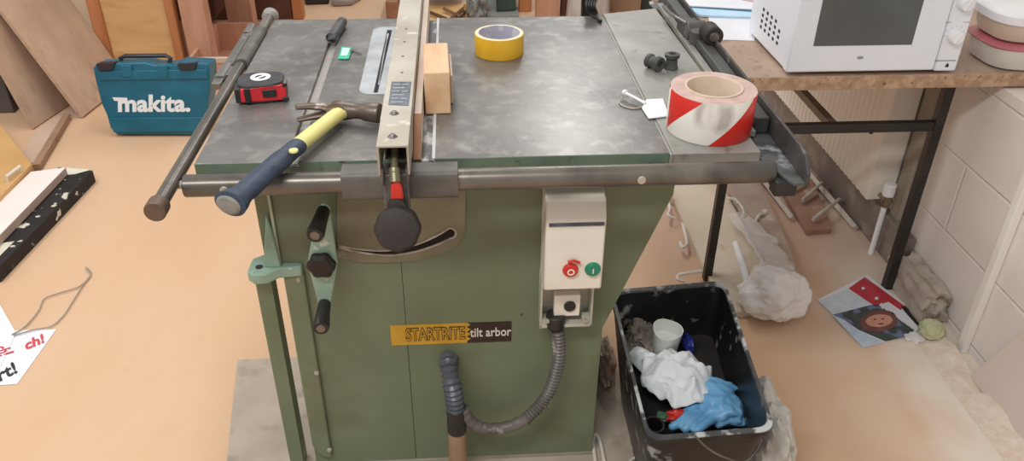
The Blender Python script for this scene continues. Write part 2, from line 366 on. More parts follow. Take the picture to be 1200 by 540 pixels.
# outrigger leg with cast bracket
MB().bb((.036, .095, 0), (.068, .10, .575)).bb((.064, .095, 0), (.068, .135, .575)).build('outrigger_leg', green, saw, bevel=.001)
MB().bb((.06, .36, .012), (.09, .38, .60)).build('rear_strut', mm('blue_grey_paint', '#7C8A90', '#8E9A9C', rough=.5, scale=10), saw, bevel=.001)
b = MB().prism([V((.03, .075, .575)), V((.045, .06, .575)), V((.07, .062, .575)), V((.09, .08, .575)), V((.135, .085, .575)), V((.137, .098, .575)), V((.06, .14, .575)), V((.032, .12, .575))], (0, 0, .024))
b.prism([V((.060, .098, .598)), V((.096, .098, .598)), V((.09, .098, .68)), V((.083, .098, .72))], (0, -.012, 0))
br_ = b.build('leg_bracket', greenl, saw, bevel=.003)
MB().cyl((.052, .088, .599), (.052, .088, .6002), .0075, seg=16).build('bracket_hole', black, br_)
# arc slot plate
pl = [(395, 222), (395, 300), (420, 306), (455, 307), (490, 304), (520, 296), (538, 285), (545, 268), (546, 222)]
MB().prism([G(x, y, cf-.001, 1) for x, y in pl], (0, -.004, 0)).build('arc_plate', mm('arc_plate', '#75705A', '#8A846E', rough=.55, metal=.1, scale=10, c3='#CFC8B8', s3=9, lo3=.56, hi3=.72), saw, bevel=.001)
mid = smoothpath([G(x, y, cf-.0055, 1) for x, y in ((398, 289), (425, 294), (455, 296), (485, 291), (510, 282), (527, 273))], 6)
wd = [.002+.011*(i/len(mid))**1.1 for i in range(len(mid))]
b = MB(); upp = [p+V((0, 0, w)) for p, w in zip(mid, wd)]; low = [p-V((0, 0, w)) for p, w in zip(mid, wd)]
endc = [mid[-1]+V((math.sin(t)*wd[-1], 0, math.cos(t)*wd[-1])) for t in [PI*k/6 for k in range(1, 6)]]
b.prism(upp+endc+low[::-1], (0, -.0006, 0)); b.build('arc_slot', mm('slot_dark', '#1B1410', rough=.9), saw)
MB().tube(upp+endc+low[::-1], .0026, seg=6, closed=True).build('slot_rim', mm('slot_rim', '#C9C0B0', '#8A7F6C', rough=.5, scale=30), saw)
# tilt crank: arm, hub star, two grips
ya = .052
pa, pb, pc_ = G(380, 244, ya, 1), G(378, 305, ya, 1), G(381, 352, ya, 1)
b = MB().prism([pa+V((-.012, 0, .006)), pa+V((0, 0, .014)), pa+V((.012, 0, .006)), pb+V((.03, 0, 0)), pc_+V((.013, 0, -.004)), pc_+V((0, 0, -.014)), pc_+V((-.013, 0, -.004)), pb+V((-.028, 0, 0))], (0, -.01, 0))
crank = b.build('tilt_crank', greenl, saw, bevel=.003)
MB().cyl(pb+V((0, -.002, 0)), pb+V((0, .045, 0)), .018).build('crank_shaft', steel, saw)
hub = pb+V((0, -.012, 0))
MB().lathe(hub, [(0, .018), (.020, .017), (.0265, .010), (.0265, 0), (.018, -.006)], axis=(0, -1, 0), seg=60, lobes=6, la=.07).build('hub_knob', brownblack, crank)
for p0, e in ((pa, (369, 276)), (pc_, (376, 385))):
    # the grip points out of the machine at the same height
    y0 = ya-.01; p1 = None
    for k in range(200):
        q = G(e[0], e[1], y0-.001*k, 1)
        if q.z > p0.z-.006: p1 = q; break
    p1 = p1 or p0+V((0, -.09, 0)); d = (p1-p0)
    MB().tube([p0+d*t for t in (0, .1, .3, .6, .9, 1)], [.010, .0125, .013, .0145, .0165, .015], seg=20).build('crank_grip', black, crank)
    MB().lathe(p1, [(0, .0015), (.0085, .0015), (.0095, -.001)], axis=d, seg=20).build('grip_ferrule', steell, crank)
# name plate
pA, pB, pC, pD = [G(x, y, cf-.0025, 1) for x, y in ((457, 382), (547, 380), (599.5, 377.5), (600, 400))]
z1, z0 = .4285, .3735
npz = lambda x0, x1, m_, nm: MB().bb((x0, cf-.0015, z0), (x1, cf, z1)).build(nm, m_, saw)
yl = npz(pA.x, pB.x, mm('yellow_plate', '#C99B2E', '#BA8D28', rough=.5, scale=20), 'name_plate'); yl['label'] = 'yellow half of the name plate'
bl = npz(pB.x, pC.x, mm('brown_plate', '#2A1D18', '#33241D', rough=.5), 'name_plate'); bl['label'] = 'dark brown half of the name plate'
fx = lambda x, z: frame((x, cf-.002, z), (1, 0, 0), (0, 0, 1))
text('lettering', 'STARTRITE', .047, fx((pA.x+pB.x)/2+.014, (z0+z1)/2), mm('plate_ink', '#5C4212', rough=.6), yl, bold=.0022, sx=.56)
text('lettering', 'STARTRITE', .047, frame(((pA.x+pB.x)/2+.014, cf-.0029, (z0+z1)/2), (1, 0, 0), (0, 0, 1)), mm('plate_fill', '#C4962C', rough=.6), yl, bold=-.0006, sx=.56)
text('lettering', 'tilt arbor', .034, fx((pB.x+pC.x)/2+.003, (z0+z1)/2), mm('plate_white', '#D5CFC6', rough=.6), bl, bold=.0004, sx=.72)
teeth = MB()
for k in range(4): teeth.prism([V((pB.x, cf-.0021, z0+.006+k*.013)), V((pB.x+.008, cf-.0021, z0+.012+k*.013)), V((pB.x, cf-.0021, z0+.018+k*.013))], (0, .0005, 0))
teeth.build('plate_teeth', PM['yellow_plate'], bl)
# switch box
yf = .022
ft = G(640, 258, yf, 1); fr = G(711, 258, yf, 1); fb = G(641, 340, yf, 1)
sx0, sx1 = ft.x, fr.x; zt, zbm = ft.z, fb.z
b = MB().prism([V((sx0, cf, zt+.045)), V((sx0, yf+.02, zt+.035)), V((sx0, yf, zt)), V((sx0, yf-.002, zbm)), V((sx0, yf+.03, zbm-.004)), V((sx0, cf, zbm+.0))], (sx1-sx0, 0, 0))
sw = b.build('switch_box', cream, saw, bevel=.004)
def onf(px, py): return G(px, py, yf-.001, 1)
q = onf(677, 258.0); MB().bb((sx0+.006, yf-.0022, zt-.014), (sx1-.004, yf+.002, zt-.007)).build('brand_strip', mm('strip', '#3A3F4C', '#5A6070', rough=.4, scale=30), sw)
for (px, py, mt, nm, sym) in ((668.5, 316, red, 'stop_button', 'O'), (694.5, 315, mm('button_green', '#1C7A5E', '#238A6A', rough=.4), 'start_button', 'I')):
    q = onf(px, py); bt = MB().lathe(q, [(0, .008), (.013, .007), (.0155, .003), (.0165, -.001)], axis=(0, -1, 0), seg=32).build(nm, mt, sw)
    if sym == 'O': MB().lathe(q+V((0, -.0085, 0)), [(.0075, 0), (.0075, .001), (.0045, .001), (.0045, 0)], axis=(0, -1, 0), seg=32).build('symbol', cream, bt)
    else: MB().box(q+V((0, -.0085, 0)), (.0025, .001, .011)).build('symbol', cream, bt)
MB().tube([onf(665, 305)+V((0, -.006, 0)), onf(672, 303)+V((0, -.007, 0)), onf(679, 306)+V((0, -.006, 0))], .003).build('stop_latch', red, sw)
a, c = G(634, 345, .06, 1), G(693, 382, .06, 1)
clear = mm('clear_plastic', '#CFCCC2', '#DAD8D0', rough=.3, alpha=.55, scale=8)
tb = MB(); tb.bb((a.x, .06, c.z), (c.x, cf, c.z+.006)).bb((a.x, .06, c.z), (a.x+.004, cf, zbm)).bb((c.x-.004, .06, c.z), (c.x, cf, zbm)).bb((a.x, cf-.004, c.z), (c.x, cf, zbm))
tb.bb((a.x+.002, .062, c.z+.003), (a.x+.02, .085, c.z+.02)).bb((c.x-.02, .062, c.z+.003), (c.x-.002, .085, c.z+.02))
tbo = tb.build('terminal_box', mm('terminal_shell', '#A8A698', '#B9B7AA', rough=.4, scale=8), saw, bevel=.001)
q = G(664, 355, .075, 1); MB().box(q, (.055, .02, .055)).build('terminal_block', cream, tbo, bevel=.002)
q = G(668, 360, .06, 1); MB().cyl(q, q+V((0, .012, 0)), .0125).build('terminal_plug', black, tbo, bevel=.002)
q = G(651, 373, .07, 1); MB().cyl(q+V((0, 0, -.02)), q+V((0, 0, .012)), .021, seg=28).build('cable_gland', black, tbo, bevel=.003)
for px in (642, 686): MB().lathe(G(px, 376, .058, 1), [(0, .003), (.005, .002), (.005, -.004)], axis=(0, -1, 0), seg=14).build('screw', silver, tbo)
for px, py, r in ((611, 368, .0028), (533, 402, .002)): MB().cyl(G(px, py, cf-.001, 1), G(px, py, cf+.002, 1), r, seg=12).build('drilled_hole', black, saw)
# ribbed conduit
def ribbed(path, r, pitch, amp):
    P = smoothpath(path, 24); out = [P[0]]; 
    for p_ in P[1:]:
        d = (p_-out[-1]).length
        while d > pitch/4:
            out.append(out[-1]+(p_-out[-1]).normalized()*pitch/4); d = (p_-out[-1]).length
    R = [r+amp*math.cos(i*PI/2) for i in range(len(out))]
    return out, R
cm = mm('grey_conduit', '#55504C', '#6B6661', rough=.45, scale=20, c3='#A39E98', s3=30, lo3=.6)
P_, R_ = ribbed([G(653, 386, .065, 1), G(655, 402, .06, 1), G(653, 430, .055, 1), G(640, 465, .05, 1), G(615, 492, .045, 1)], .0125, .0085, .0022)
MB().tube(P_, R_, seg=16).build('ribbed_conduit', cm, saw)
P_ = smoothpath([G(618, 490, .045, 1), G(596, 500, .043, 1), G(568, 502, .04, 1), G(550, 492, .04, 1), G(543, 478, .04, 1)], 8)
MB().tube(P_, [.0135+.001*math.sin(i*1.7) for i in range(len(P_))], seg=16).build('cable_sleeve', cm, saw)
P_, R_ = ribbed([V((.425, .11, .325)), V((.424, .075, .335)), V((.428, .048, .315)), V((.434, .040, .27)), V((.437, .040, .215))], .0185, .0125, .003)
MB().tube(P_, R_, seg=20).build('ribbed_hose', mm('hose', '#3C4048', '#565B64', rough=.35, scale=12, c3='#B9BEC6', s3=16, lo3=.58), saw)
MB().cyl((.437, .040, .235), (.437, .040, .165), .0215, seg=24).build('hose_coupling', black, saw, bevel=.002)
MB().cyl((.437, .040, .17), (.436, .040, 0), .0205, seg=24).build('riser_pipe', mm('tan_pipe', '#94775E', '#A0836A', rough=.6, scale=12), saw)
# ================================================================== RIP FENCE
fx0, fx1, fz = .327, .379, .955
fy0, fy1 = -.097, .90
fen = thing('rip_fence', 'silver channel rip fence on its sliding carriage and black star knob', 'saw fence', (.353, .3, T))
w_ = .004
ch = MB().prism([V((fx0, 0, T+.0015)), V((fx0, 0, fz)), V((fx1, 0, fz)), V((fx1, 0, T+.0015)), V((fx1-w_, 0, T+.0015)), V((fx1-w_, 0, fz-w_)), V((fx0+w_, 0, fz-w_)), V((fx0+w_, 0, T+.0015))], (0, fy1, 0))
ch.prism([V((fx0, 0, T+.021)), V((fx0, 0, fz)), V((fx1, 0, fz)), V((fx1, 0, T+.021)), V((fx1-w_, 0, T+.021)), V((fx1-w_, 0, fz-w_)), V((fx0+w_, 0, fz-w_)), V((fx0+w_, 0, T+.021))], (0, fy0, 0))
chn = ch.build('channel_beam', silver, fen, bevel=.001)
for px, py in ((462, 133), (460, 160)):
    q = G(px, py, fz); MB().lathe(q, [(0, .005), (.004, .0045), (.007, .001), (.0085, 0)], axis=(0, 0, 1), seg=20).build('screw', steel, chn)
for px, py in ((476, 34), (474, 49), (472, 66), (471, 85)):
    q = G(px, py, fz); MB().cyl(q-V((0, 0, .001)), q+V((0, 0, .0004)), .0028, seg=12).build('screw_hole', black, chn)
a = [G(x, y, fz) for x, y in ((455, 123), (479, 124), (482, 96), (459, 96))]
mp_ = MB().prism(a, (0, 0, .0008)).build('data_plate', mm('data_plate', '#4F5660', '#6A7078', rough=.4, scale=60, metal=.3), chn)
ln = MB()
for k in range(6):
    t = .12+.15*k; p0 = a[0].lerp(a[3], t); p1 = a[1].lerp(a[2], t)
    for s_, e_ in (((.1, .45), (.55, .9)) if k % 2 else ((.1, .7),)):
        ln.box(p0.lerp(p1, (s_+e_)/2)+V((0, 0, .001)), ((p1-p0).length*(e_-s_), .0022, .0005)) if False else ln.box(p0.lerp(p1, (s_+e_)/2)+V((0, 0, .001)), ((p1-p0).length*abs(e_-s_), .0022, .0005))
ln.build('plate_marks', mm('plate_marks', '#B5B8BC', rough=.5), mp_)
# wooden facing board with bevelled near end
MB().prism([V((fx1+.001, -.005, T+.002)), V((fx1+.001, .085, T+.048)), V((fx1+.001, .80, T+.048)), V((fx1+.001, .80, T+.002))], (.0135, 0, 0)).build('face_board', woodface, fen, bevel=.001)
MB().prism([V((fx1+.001, -.0075, T+.003)), V((fx1+.001, .0825, T+.050)), V((fx1+.001, .085, T+.0481)), V((fx1+.001, -.005, T+.002))], (.0137, 0, 0)).build('board_end_grain', endgrain, fen)
# carriage: hollow sleeve riding on the bar
kx0, kx1 = .26, .457; t_ = .004; zo = br+.0015
sl = MB(); Rn = 48; hy, hz_ = zo+t_-.0005, zo+t_+.002
outer, inner = [], []
for k in range(Rn):
    a_ = 2*PI*k/Rn; c_, s_ = math.cos(a_), math.sin(a_)
    outer.append((by+abs(c_)**.42*math.copysign(1, c_)*hy, bz+abs(s_)**.42*math.copysign(1, s_)*hz_)); inner.append((by+c_*(br+.0008), bz+s_*(br+.0008)))
rg = [[sl.v((x, y, z)) for y, z in P__] for x, P__ in ((kx0, inner), (kx0, outer), (kx1, outer), (kx1, inner))]
for A_, B_ in zip(rg, rg[1:]+rg[:1]):
    for k in range(Rn): sl.f([A_[k], A_[(k+1) % Rn], B_[(k+1) % Rn], B_[k]])
sl.build('carriage', cast, fen)
MB().bb((kx0+.01, by+.012, bz+zo+t_-.001), (kx1-.005, .004, T+.008)).build('carriage_lug', cast, fen, bevel=.003) if False else None
ybk = by-zo-t_
b = MB(); b.bb((fx0+.002, fy0+.001, T+.0), (fx0+.008, ybk+.001, T+.03)).bb((fx1-.008, fy0+.001, T+.0), (fx1-.002, ybk+.001, T+.03))
b.bb((fx0+.004, ybk-.012, .77), (fx1-.004, ybk-.001, .895)).bb((fx0+.006, ybk-.028, .77), (fx1-.008, ybk-.010, .81))
b.build('clamp_arm', cast, fen, bevel=.003)
MB().cyl((.353, -.055, T+.05), (.353, -.10, T+.025), .006).cyl((.353, -.09, T+.03), (.354, -.105, T+.012), .0095).build('clamp_rod', mm('brassy', '#A09A7A', '#77745C', rough=.4, metal=.6), fen)
MB().prism([V((.345, -.108, T-.02)), V((.366, -.108, T-.02)), V((.364, -.108, T+.004)), V((.355, -.108, T+.022)), V((.347, -.108, T+.006))], (0, .012, 0)).build('lever_tip', red, fen, bevel=.003)
MB().lathe((.355, -.10, T-.035), [(0, .018), (.014, .016), (.017, .006), (.017, 0)], axis=(0, -1, .3), seg=24).build('clamp_boss', black, fen)
kc = G(466, 268, -.13, 1)
MB().cyl(kc+V((0, .012, .004)), V((kc.x, ybk-.02, kc.z+.03)), .013).build('knob_spindle', steel, fen)
MB().lathe(kc, [(0, .012), (.020, .0125), (.034, .010), (.0385, .004), (.0385, -.012), (.02, -.022), (0, -.022)], axis=(0, -.9, .42), seg=64, lobes=8, la=.022).build('star_knob', brownblack, fen)
# ================================================================== THINGS ON THE SAW
# claw hammer
ham = thing('claw_hammer', 'claw hammer with yellow neck and navy blue rubber grip lying across saw front', 'hammer', (.2, .1, T))
hz = T+.024
hp = [G(397, 133, hz), G(375, 150, hz), G(350, 170, hz), G(318, 197, hz), G(290, 222, hz), G(268, 240, hz)]
d_h = (hp[0]-hp[-1]).normalized()
MB().tube(smoothpath([hp[0]+d_h*.012, hp[0], hp[1], hp[2]], 6), [.0175-.0002*i for i in range(7)]+[.0158]*6+[.016]*6, seg=20, flat=.8).build('handle', mm('yellow_rubber', '#DACF80', '#E3D98E', rough=.5, scale=20), ham)['label'] = 'yellow neck of the handle'
P_ = smoothpath(hp[2:], 8); n = len(P_)
def gr(t):
    r = .0165+.0035*math.sin(t*PI)*1.0
    if t > .72: r += .015*((t-.72)/.28)**1.2
    if t > .96: r -= .010*((t-.96)/.04)**2
    return r
grip = MB().tube(P_, [gr(i/(n-1))*(1+.035*math.sin(i*1.3)) for i in range(n)], seg=24, flat=.78).build('grip', mm('navy_rubber', '#283548', '#364355', rough=.55, scale=25, bump=.2, bscale=80), ham)
grip['label'] = 'navy blue rubber grip'
MB().tube([hp[-1]-d_h*.0045, hp[-1]-d_h*.001], [.017, .0215], seg=24, flat=.8).build('grip_butt', mm('grey_butt', '#6E6C66', '#8A877E', rough=.7, scale=30), grip)
q = G(344, 176, hz+.0165); MB().lathe(q, [(0, .0015), (.0075, .001), (.008, -.002)], seg=20).build('grip_badge', PM['yellow_rubber'], grip)
hm = mm('rusty_steel', '#6E665F', '#5A483B', rough=.42, metal=.5, scale=14, c3='#A8A098', s3=20)
hd = MB()
e0, e1 = G(392, 130, hz), G(446, 128, hz)
ax = V((e1.x-e0.x, e1.y-e0.y, 0)).normalized(); ay = V((-ax.y, ax.x, 0))
hd.tube([e0-ax*.014, e0+ax*.004, e0+ax*.020, e0+ax*.036-ay*.002, e0+ax*.050-ay*.006, e0+ax*.060-ay*.010, e0+ax*.083-ay*.017, e0+ax*.086-ay*.018], [.015, .020, .0185, .0155, .015, .018, .0195, .018], seg=20)
hd.tube([hp[0]+d_h*.03, hp[0]+d_h*.012, hp[0]], [.0125, .015, .0155], seg=16)
for s_ in (1, -1):
    cp = [e0-ax*.002+V((0, 0, .004*s_)), e0-ax*.022+ay*.003+V((0, 0, .008*s_)), e0-ax*.046+ay*.001+V((0, 0, .011*s_)), e0-ax*.070-ay*.006+V((0, 0, .013*s_))]
    hd.tube(smoothpath(cp, 5), [.0135-.0065*(i/15) for i in range(16)], seg=12, flat=.62)
hd.build('head', hm, ham)
# tape measure
tmc = V((.066, .288, T)); ang = math.radians(8)
tm = thing('tape_measure', 'red and black tape measure lying beside the left rail', 'tape measure', tmc)
M_ = Matrix.Translation(tmc) @ Matrix.Rotation(ang, 4, 'Z')
def dshape(k, z):
    o = []
    for i in range(40):
        t = 2*PI*i/40; c_, s_ = math.cos(t), math.sin(t); e = .55
        o.append(V((abs(c_)**e*math.copysign(1, c_)*.047*k, abs(s_)**e*math.copysign(1, s_)*.037*k, z)))
    return o
MB(M_).prism(dshape(.97, .001), (0, 0, .041)).build('case', mm('tape_black', '#2A2A2D', '#3A3A3E', rough=.5, scale=30), tm, bevel=.005, seg=3)
b = MB(M_); b.prism([V((-.042, -.0385, .006)), V((.0465, -.0385, .006)), V((.049, -.035, .02)), V((.049, -.03, .036)), V((.04, -.0385, .037)), V((-.040, -.0385, .035))], (0, .03, 0)); b.build('red_shell', mm('tape_red', '#C01F2A', '#CF2C35', rough=.4, scale=20), tm, bevel=.004, seg=3)
for c_, d_ in (((-.026, -.0385, .021), (.012, .004, .031)), ((-.044, -.02, .021), (.012, .036, .030)), ((.016, -.0395, .024), (.026, .004, .016)), ((.046, -.034, .008), (.012, .008, .01))): MB(M_).box(c_, d_).build('rubber_strip', black, tm, bevel=.0018)
MB(M_).prism([V((.043, -.032, .012)), V((.051, -.028, .012)), V((.051, .0, .012)), V((.043, .0, .012))], (0, 0, .026)).build('tape_mouth', steel, tm, bevel=.002)
MB(M_).lathe((.0, .002, .0425), [(.020, 0), (.020, .001), (.011, .001), (.011, 0)], seg=32).box((0, .002, .043), (.024, .006, .0012), rot=(0, 0, .7)).build('logo_mark', paper, tm)
MB(M_).cyl((.044, -.036, .038), (.050, -.032, .037), .0035).build('hook', black, tm)
# black tube lying in the slot (push grip)
q0, q1 = G(388, 45, T+.013), G(401, 25.5, T+.013)
gp = thing('rubber_sleeve', 'black open ended tube grip lying at the back of the left slot', 'handle grip', (q0.x, q0.y, T))
d = (q1-q0).normalized()
b = MB(); rr = b.tube([q0, q0, q1], [.009, .0128, .0125], seg=20, caps=False); b.tube([q0, q0+d*.03], [.009, .009], seg=20, caps=False); b.build('tube', mm('sleeve_black', '#333434', '#4A4B4B', rough=.5, scale=20), gp)
MB().lathe(q0+d*.028, [(0, 0), (.009, 0)], axis=d, seg=20).build('tube_bore', black, gp)
MB().lathe(q1, [(0, .0), (.0125, 0)], axis=d, seg=20).build('tube_end', PM['sleeve_black'], gp)
# key with green tag
kt = thing('key_tag', 'green plastic key tag with a small key on the saw table', 'key', G(404, 64, T))
a = [G(x, y, T+.0005) for x, y in ((396, 70), (409, 70), (413, 57), (400, 56))]
MB().prism(a, (0, 0, .004)).build('tag', mm('tag_green', '#2FAE86', '#3FC09A', rough=.3), kt, bevel=.0015)
MB().prism([a[0].lerp(a[2], .2)+V((0, 0, .0042)), a[1].lerp(a[3], .2)+V((0, 0, .0042)), a[2].lerp(a[0], .15)+V((0, 0, .0042)), a[3].lerp(a[1], .15)+V((0, 0, .0042))], (0, 0, .0005)).build('tag_label', mm('tag_label', '#BFE8DA', rough=.4), kt)
k0, k1 = G(410, 59, T+.004), G(423, 63, T+.003)
MB().tube(arc(k0, .006, 0, 2*PI, 16, (1, 0, 0), (0, 1, 0))[:-1], .0009, seg=6, closed=True).build('key_ring', steel, kt)
MB().cyl(k0+V((.003, 0, 0)), k1, .0016, seg=8).box(k0+V((.004, 0, 0)), (.010, .009, .0018)).build('key', steel, kt)
# chamfered wood block
bt = T
blk = MB(Matrix.Translation((.4215, .187, T)) @ Matrix.Rotation(math.radians(1.5), 4, 'Z'))
blk.prism([V((-.026, 0, .0008)), V((.026, 0, .0008)), V((.026, .0, .062)), V((.026, .03, .086)), V((.026, .20, .086)), V((.026, .20, .0008))][0:0] or [V((-.025, 0, .0008)), V((-.025, .008, .083)), V((-.025, .175, .083)), V((-.025, .175, .0008))], (.05, 0, 0))
tag(blk.build('wood_block', wood, bevel=.002), 'small pale wood block standing on the saw table against the fence', 'wood block')
tag(MB(Matrix.Translation((.4215, .187, T)) @ Matrix.Rotation(math.radians(1.5), 4, 'Z')).bb((.0262, .05, .0008), (.031, .17, .06)).build('wood_offcut', woodface, bevel=.0008), 'thin pale offcut strip standing beside the wood block on the saw', 'wood offcut')
# yellow tape roll
yc = G(586, 72, T); yc = V((yc.x+.001, yc.y+.055, T))
yt = thing('yellow_tape_roll', 'roll of yellow adhesive tape on the middle of the saw table', 'tape roll', yc)
MB().lathe(yc, [(.0495, .0015), (.0555, .0008), (.056, .003), (.056, .046), (.0545, .0485), (.0495, .0485)], seg=64).build('tape', mm('yellow_tape', '#D9A51F', '#E3B22E', rough=.4, scale=20), yt)
MB().lathe(yc, [(.0495, .0485), (.0545, .0486), (.0555, .0478)], seg=64).build('tape_edge', mm('tape_side', '#E8D9A0', '#EFE3B4', rough=.6), yt)
MB().lathe(yc, [(.0495, .0015), (.0495, .049), (.047, .049), (.047, .0015), (.0495, .0015)], seg=64).build('core', mm('tape_core', '#CFCBD2', '#B6B2C4', rough=.6, scale=30, lo=.5, hi=.55), yt)
# barrier tape roll
bc = V((.934, .100, T+.0008)); R = .080; H = .082
bt_ = thing('barrier_tape_roll', 'large roll of red and white striped barrier tape on the saw wing', 'tape roll', bc)
def stripe_mat():
    M = bpy.data.materials.new('barrier_film'); M.use_nodes = True; nt = M.node_tree; N = nt.nodes; L = nt.links; b = N['Principled BSDF']; b.inputs['Roughness'].default_value = .35
    tc = N.new('ShaderNodeTexCoord'); sp = N.new('ShaderNodeSeparateXYZ'); L.new(tc.outputs['Object'], sp.inputs[0])
    at = N.new('ShaderNodeMath'); at.operation = 'ARCTAN2'; L.new(sp.outputs[1], at.inputs[0]); L.new(sp.outputs[0], at.inputs[1])
    a1 = N.new('ShaderNodeMath'); a1.operation = 'MULTIPLY'; a1.inputs[1].default_value = R; L.new(at.outputs[0], a1.inputs[0])
    # stripe coordinate along the film: arc length - 1.1*height
    s = N.new('ShaderNodeMath'); s.operation = 'MULTIPLY_ADD'; L.new(sp.outputs[2], s.inputs[0]); s.inputs[1].default_value = -1.05; L.new(a1.outputs[0], s.inputs[2])
    ad = N.new('ShaderNodeMath'); ad.operation = 'ADD'; ad.inputs[1].default_value = 1.0+STR_OFF; L.new(s.outputs[0], ad.inputs[0])
    md = N.new('ShaderNodeMath'); md.operation = 'MODULO'; md.inputs[1].default_value = .205; L.new(ad.outputs[0], md.inputs[0])
    lt = N.new('ShaderNodeMath'); lt.operation = 'LESS_THAN'; lt.inputs[1].default_value = .1; L.new(md.outputs[0], lt.inputs[0])
    n = N.new('ShaderNodeTexNoise'); n.inputs['Scale'].default_value = 22; n.inputs['Detail'].default_value = 6
    mp = N.new('ShaderNodeMapping'); mp.inputs['Scale'].default_value = (1, 1, .35); L.new(tc.outputs['Object'], mp.inputs[0]); L.new(mp.outputs[0], n.inputs[0])
    # grey scuff: a patch high on the side facing the room
    gx = N.new('ShaderNodeVectorMath'); gx.operation = 'DISTANCE'; gx.inputs[1].default_value = (-.02, -.078, .06); L.new(tc.outputs['Object'], gx.inputs[0])
    mr = N.new('ShaderNodeMapRange'); mr.inputs[1].default_value = .062; mr.inputs[2].default_value = .025; L.new(gx.outputs['Value'], mr.inputs[0])
    mu = N.new('ShaderNodeMath'); mu.operation = 'MULTIPLY'; L.new(mr.outputs[0], mu.inputs[0]); L.new(n.outputs[0], mu.inputs[1])
    r2 = N.new('ShaderNodeMapRange'); r2.inputs[1].default_value = .28; r2.inputs[2].default_value = .5; r2.inputs[4].default_value = .65; L.new(mu.outputs[0], r2.inputs[0])
    m1 = N.new('ShaderNodeMix'); m1.data_type = 'RGBA'; L.new(r2.outputs[0], m1.inputs[0]); m1.inputs[6].default_value = lin('#E9E4DC'); m1.inputs[7].default_value = lin('#8C867E')
    m2 = N.new('ShaderNodeMix'); m2.data_type = 'RGBA'; L.new(lt.outputs[0], m2.inputs[0]); L.new(m1.outputs[2], m2.inputs[6]); m2.inputs[7].default_value = lin('#CF2A20')
    L.new(m2.outputs[2], b.inputs['Base Color']); return M
STR_OFF = .172
MB().lathe(bc, [(.048, 0), (R-.001, 0), (R, .002), (R, H-.002), (R-.0015, H)], seg=96).build('striped_film', stripe_mat(), bt_)
MB().lathe(bc, [(R-.001, H), (.0535, H+.001)], seg=96).build('film_side', mm('film_side', '#BFA096', '#CFB4AA', rough=.6, scale=40, stretch=(1, 1, 1)), bt_)
MB().lathe(bc, [(.0535, .001), (.0535, H+.003), (.0495, H+.003), (.048, H+.001), (.048, .001), (.0535, .001)], seg=96).build('cardboard_core', mm('card_core', '#CBB7A2', '#DAC8B4', rough=.8, scale=20), bt_)
# rubber bushings
b1 = G(773, 85, T); q = V((b1.x, b1.y+.005, T+.0165))
tag(MB().lathe(q, [(0, .004), (.008, .004), (.008, -.002), (.0155, -.002), (.0165, .002), (.0165, .008), (.0125, .011), (.0125, .024), (.0155, .027), (.0155, .034), (.01, .036), (0, .036)], axis=(-.55, .8, 0), seg=32).build('rubber_bushing', mm('bushing', '#3A3B3A', '#555653', rough=.6, scale=30)), 'black rubber bushing lying on its side with its hole facing out', 'bushing', 'rubber bushings on the saw wing')
b2 = G(788, 84, T); q = V((b2.x+.001, b2.y+.02, T+.0005))
tag(MB().lathe(q, [(0, 0), (.0145, 0), (.0155, .002), (.0135, .008), (.0125, .022), (.0165, .026), (.0165, .033), (.008, .034), (.007, .028), (0, .028)], seg=32).build('rubber_bushing', PM['bushing']), 'black rubber bushing standing upright on the saw wing', 'bushing', 'rubber bushings on the saw wing')
# white paddle tag with stem and loop
wt = thing('plastic_paddle', 'small white plastic paddle with a stem and wire loop by barrier tape', 'plastic clip', G(760, 130, T))
a = [G(x, y, T+.001) for x, y in ((752, 128), (757, 118), (777, 117), (784, 137), (760, 140))]
MB().prism(a, (0, 0, .004)).build('plate', white, wt, bevel=.0015)
MB().tube([G(756, 121, T+.007), G(745, 115, T+.010), G(733, 109, T+.013)], [.0036, .003, .0034], seg=10).lathe(G(732.5, 108.5, T+.013), [(0, .004), (.006, .003), (.006, -.003), (0, -.004)], axis=G(733, 108, T)-G(756, 121, T), seg=14).build('stem', white, wt)
MB().tube(smoothpath([G(753, 125, T+.003), G(742, 127, T+.002), G(730, 124, T+.002), G(726, 119, T+.003), G(730, 114, T+.004)]), .0014, seg=8).build('wire_loop', silver, wt)
# black cable bundle hanging over the back of the saw
cb = MB()
for k in range(4):
    o_ = k*3.0; cb.tube(smoothpath([(.84+.01*k, 1.10, .012), (.84+.01*k, 1.08, .55), (.82+.008*k, 1.0, .90), G(690+o_, -6, T+.05), G(687+o_, 6, T+.035), G(692+o_*.8, 16, T+.012), G(701+o_*.3, 22+k, T+.0055)]), .005, seg=8)
tag(cb.build('cable_bundle', black), 'looped black cables lying over the back edge of the saw table', 'cable')
# ================================================================== BENCH, MICROWAVE, TUBS
BZ = .76; BT = .722
bf = G(1050, 88, BZ).y
bx_l = 1.12
wb = thing('folding_workbench', 'bench with chipboard top on a black steel frame against the wall', 'workbench', (1.8, .9, 0))
osb = mm('chipboard', '#A58B78', '#B39C88', rough=.6, scale=6, c3='#8D7460', s3=40, lo3=.6, hi3=.75)
osbe = mm('chipboard_edge', '#A5866A', '#BF9F82', rough=.8, scale=45, lo=.4, hi=.6, c3='#7A5638', s3=70, lo3=.62, hi3=.68)
b = MB().bb((bx_l, bf, BT), (2.49, 1.75, BZ))
for fc in b.b.faces:
    fc.normal_update()
    if abs(fc.normal.z) < .5: fc.material_index = 1
b.build('worktop', [osb, osbe], wb, bevel=.0015)
bk = mm('black_frame', '#2B2724', '#37322E', rough=.4, metal=.3, scale=20)
brn = mm('grey_brown_frame', '#6B6054', '#776B5E', rough=.45, metal=.3, scale=20)
LX, LY = 1.808, .74
MB().bb((LX-.0135, LY-.0135, 0), (LX+.0135, LY+.0135, BT)).build('leg', bk, wb, bevel=.002)
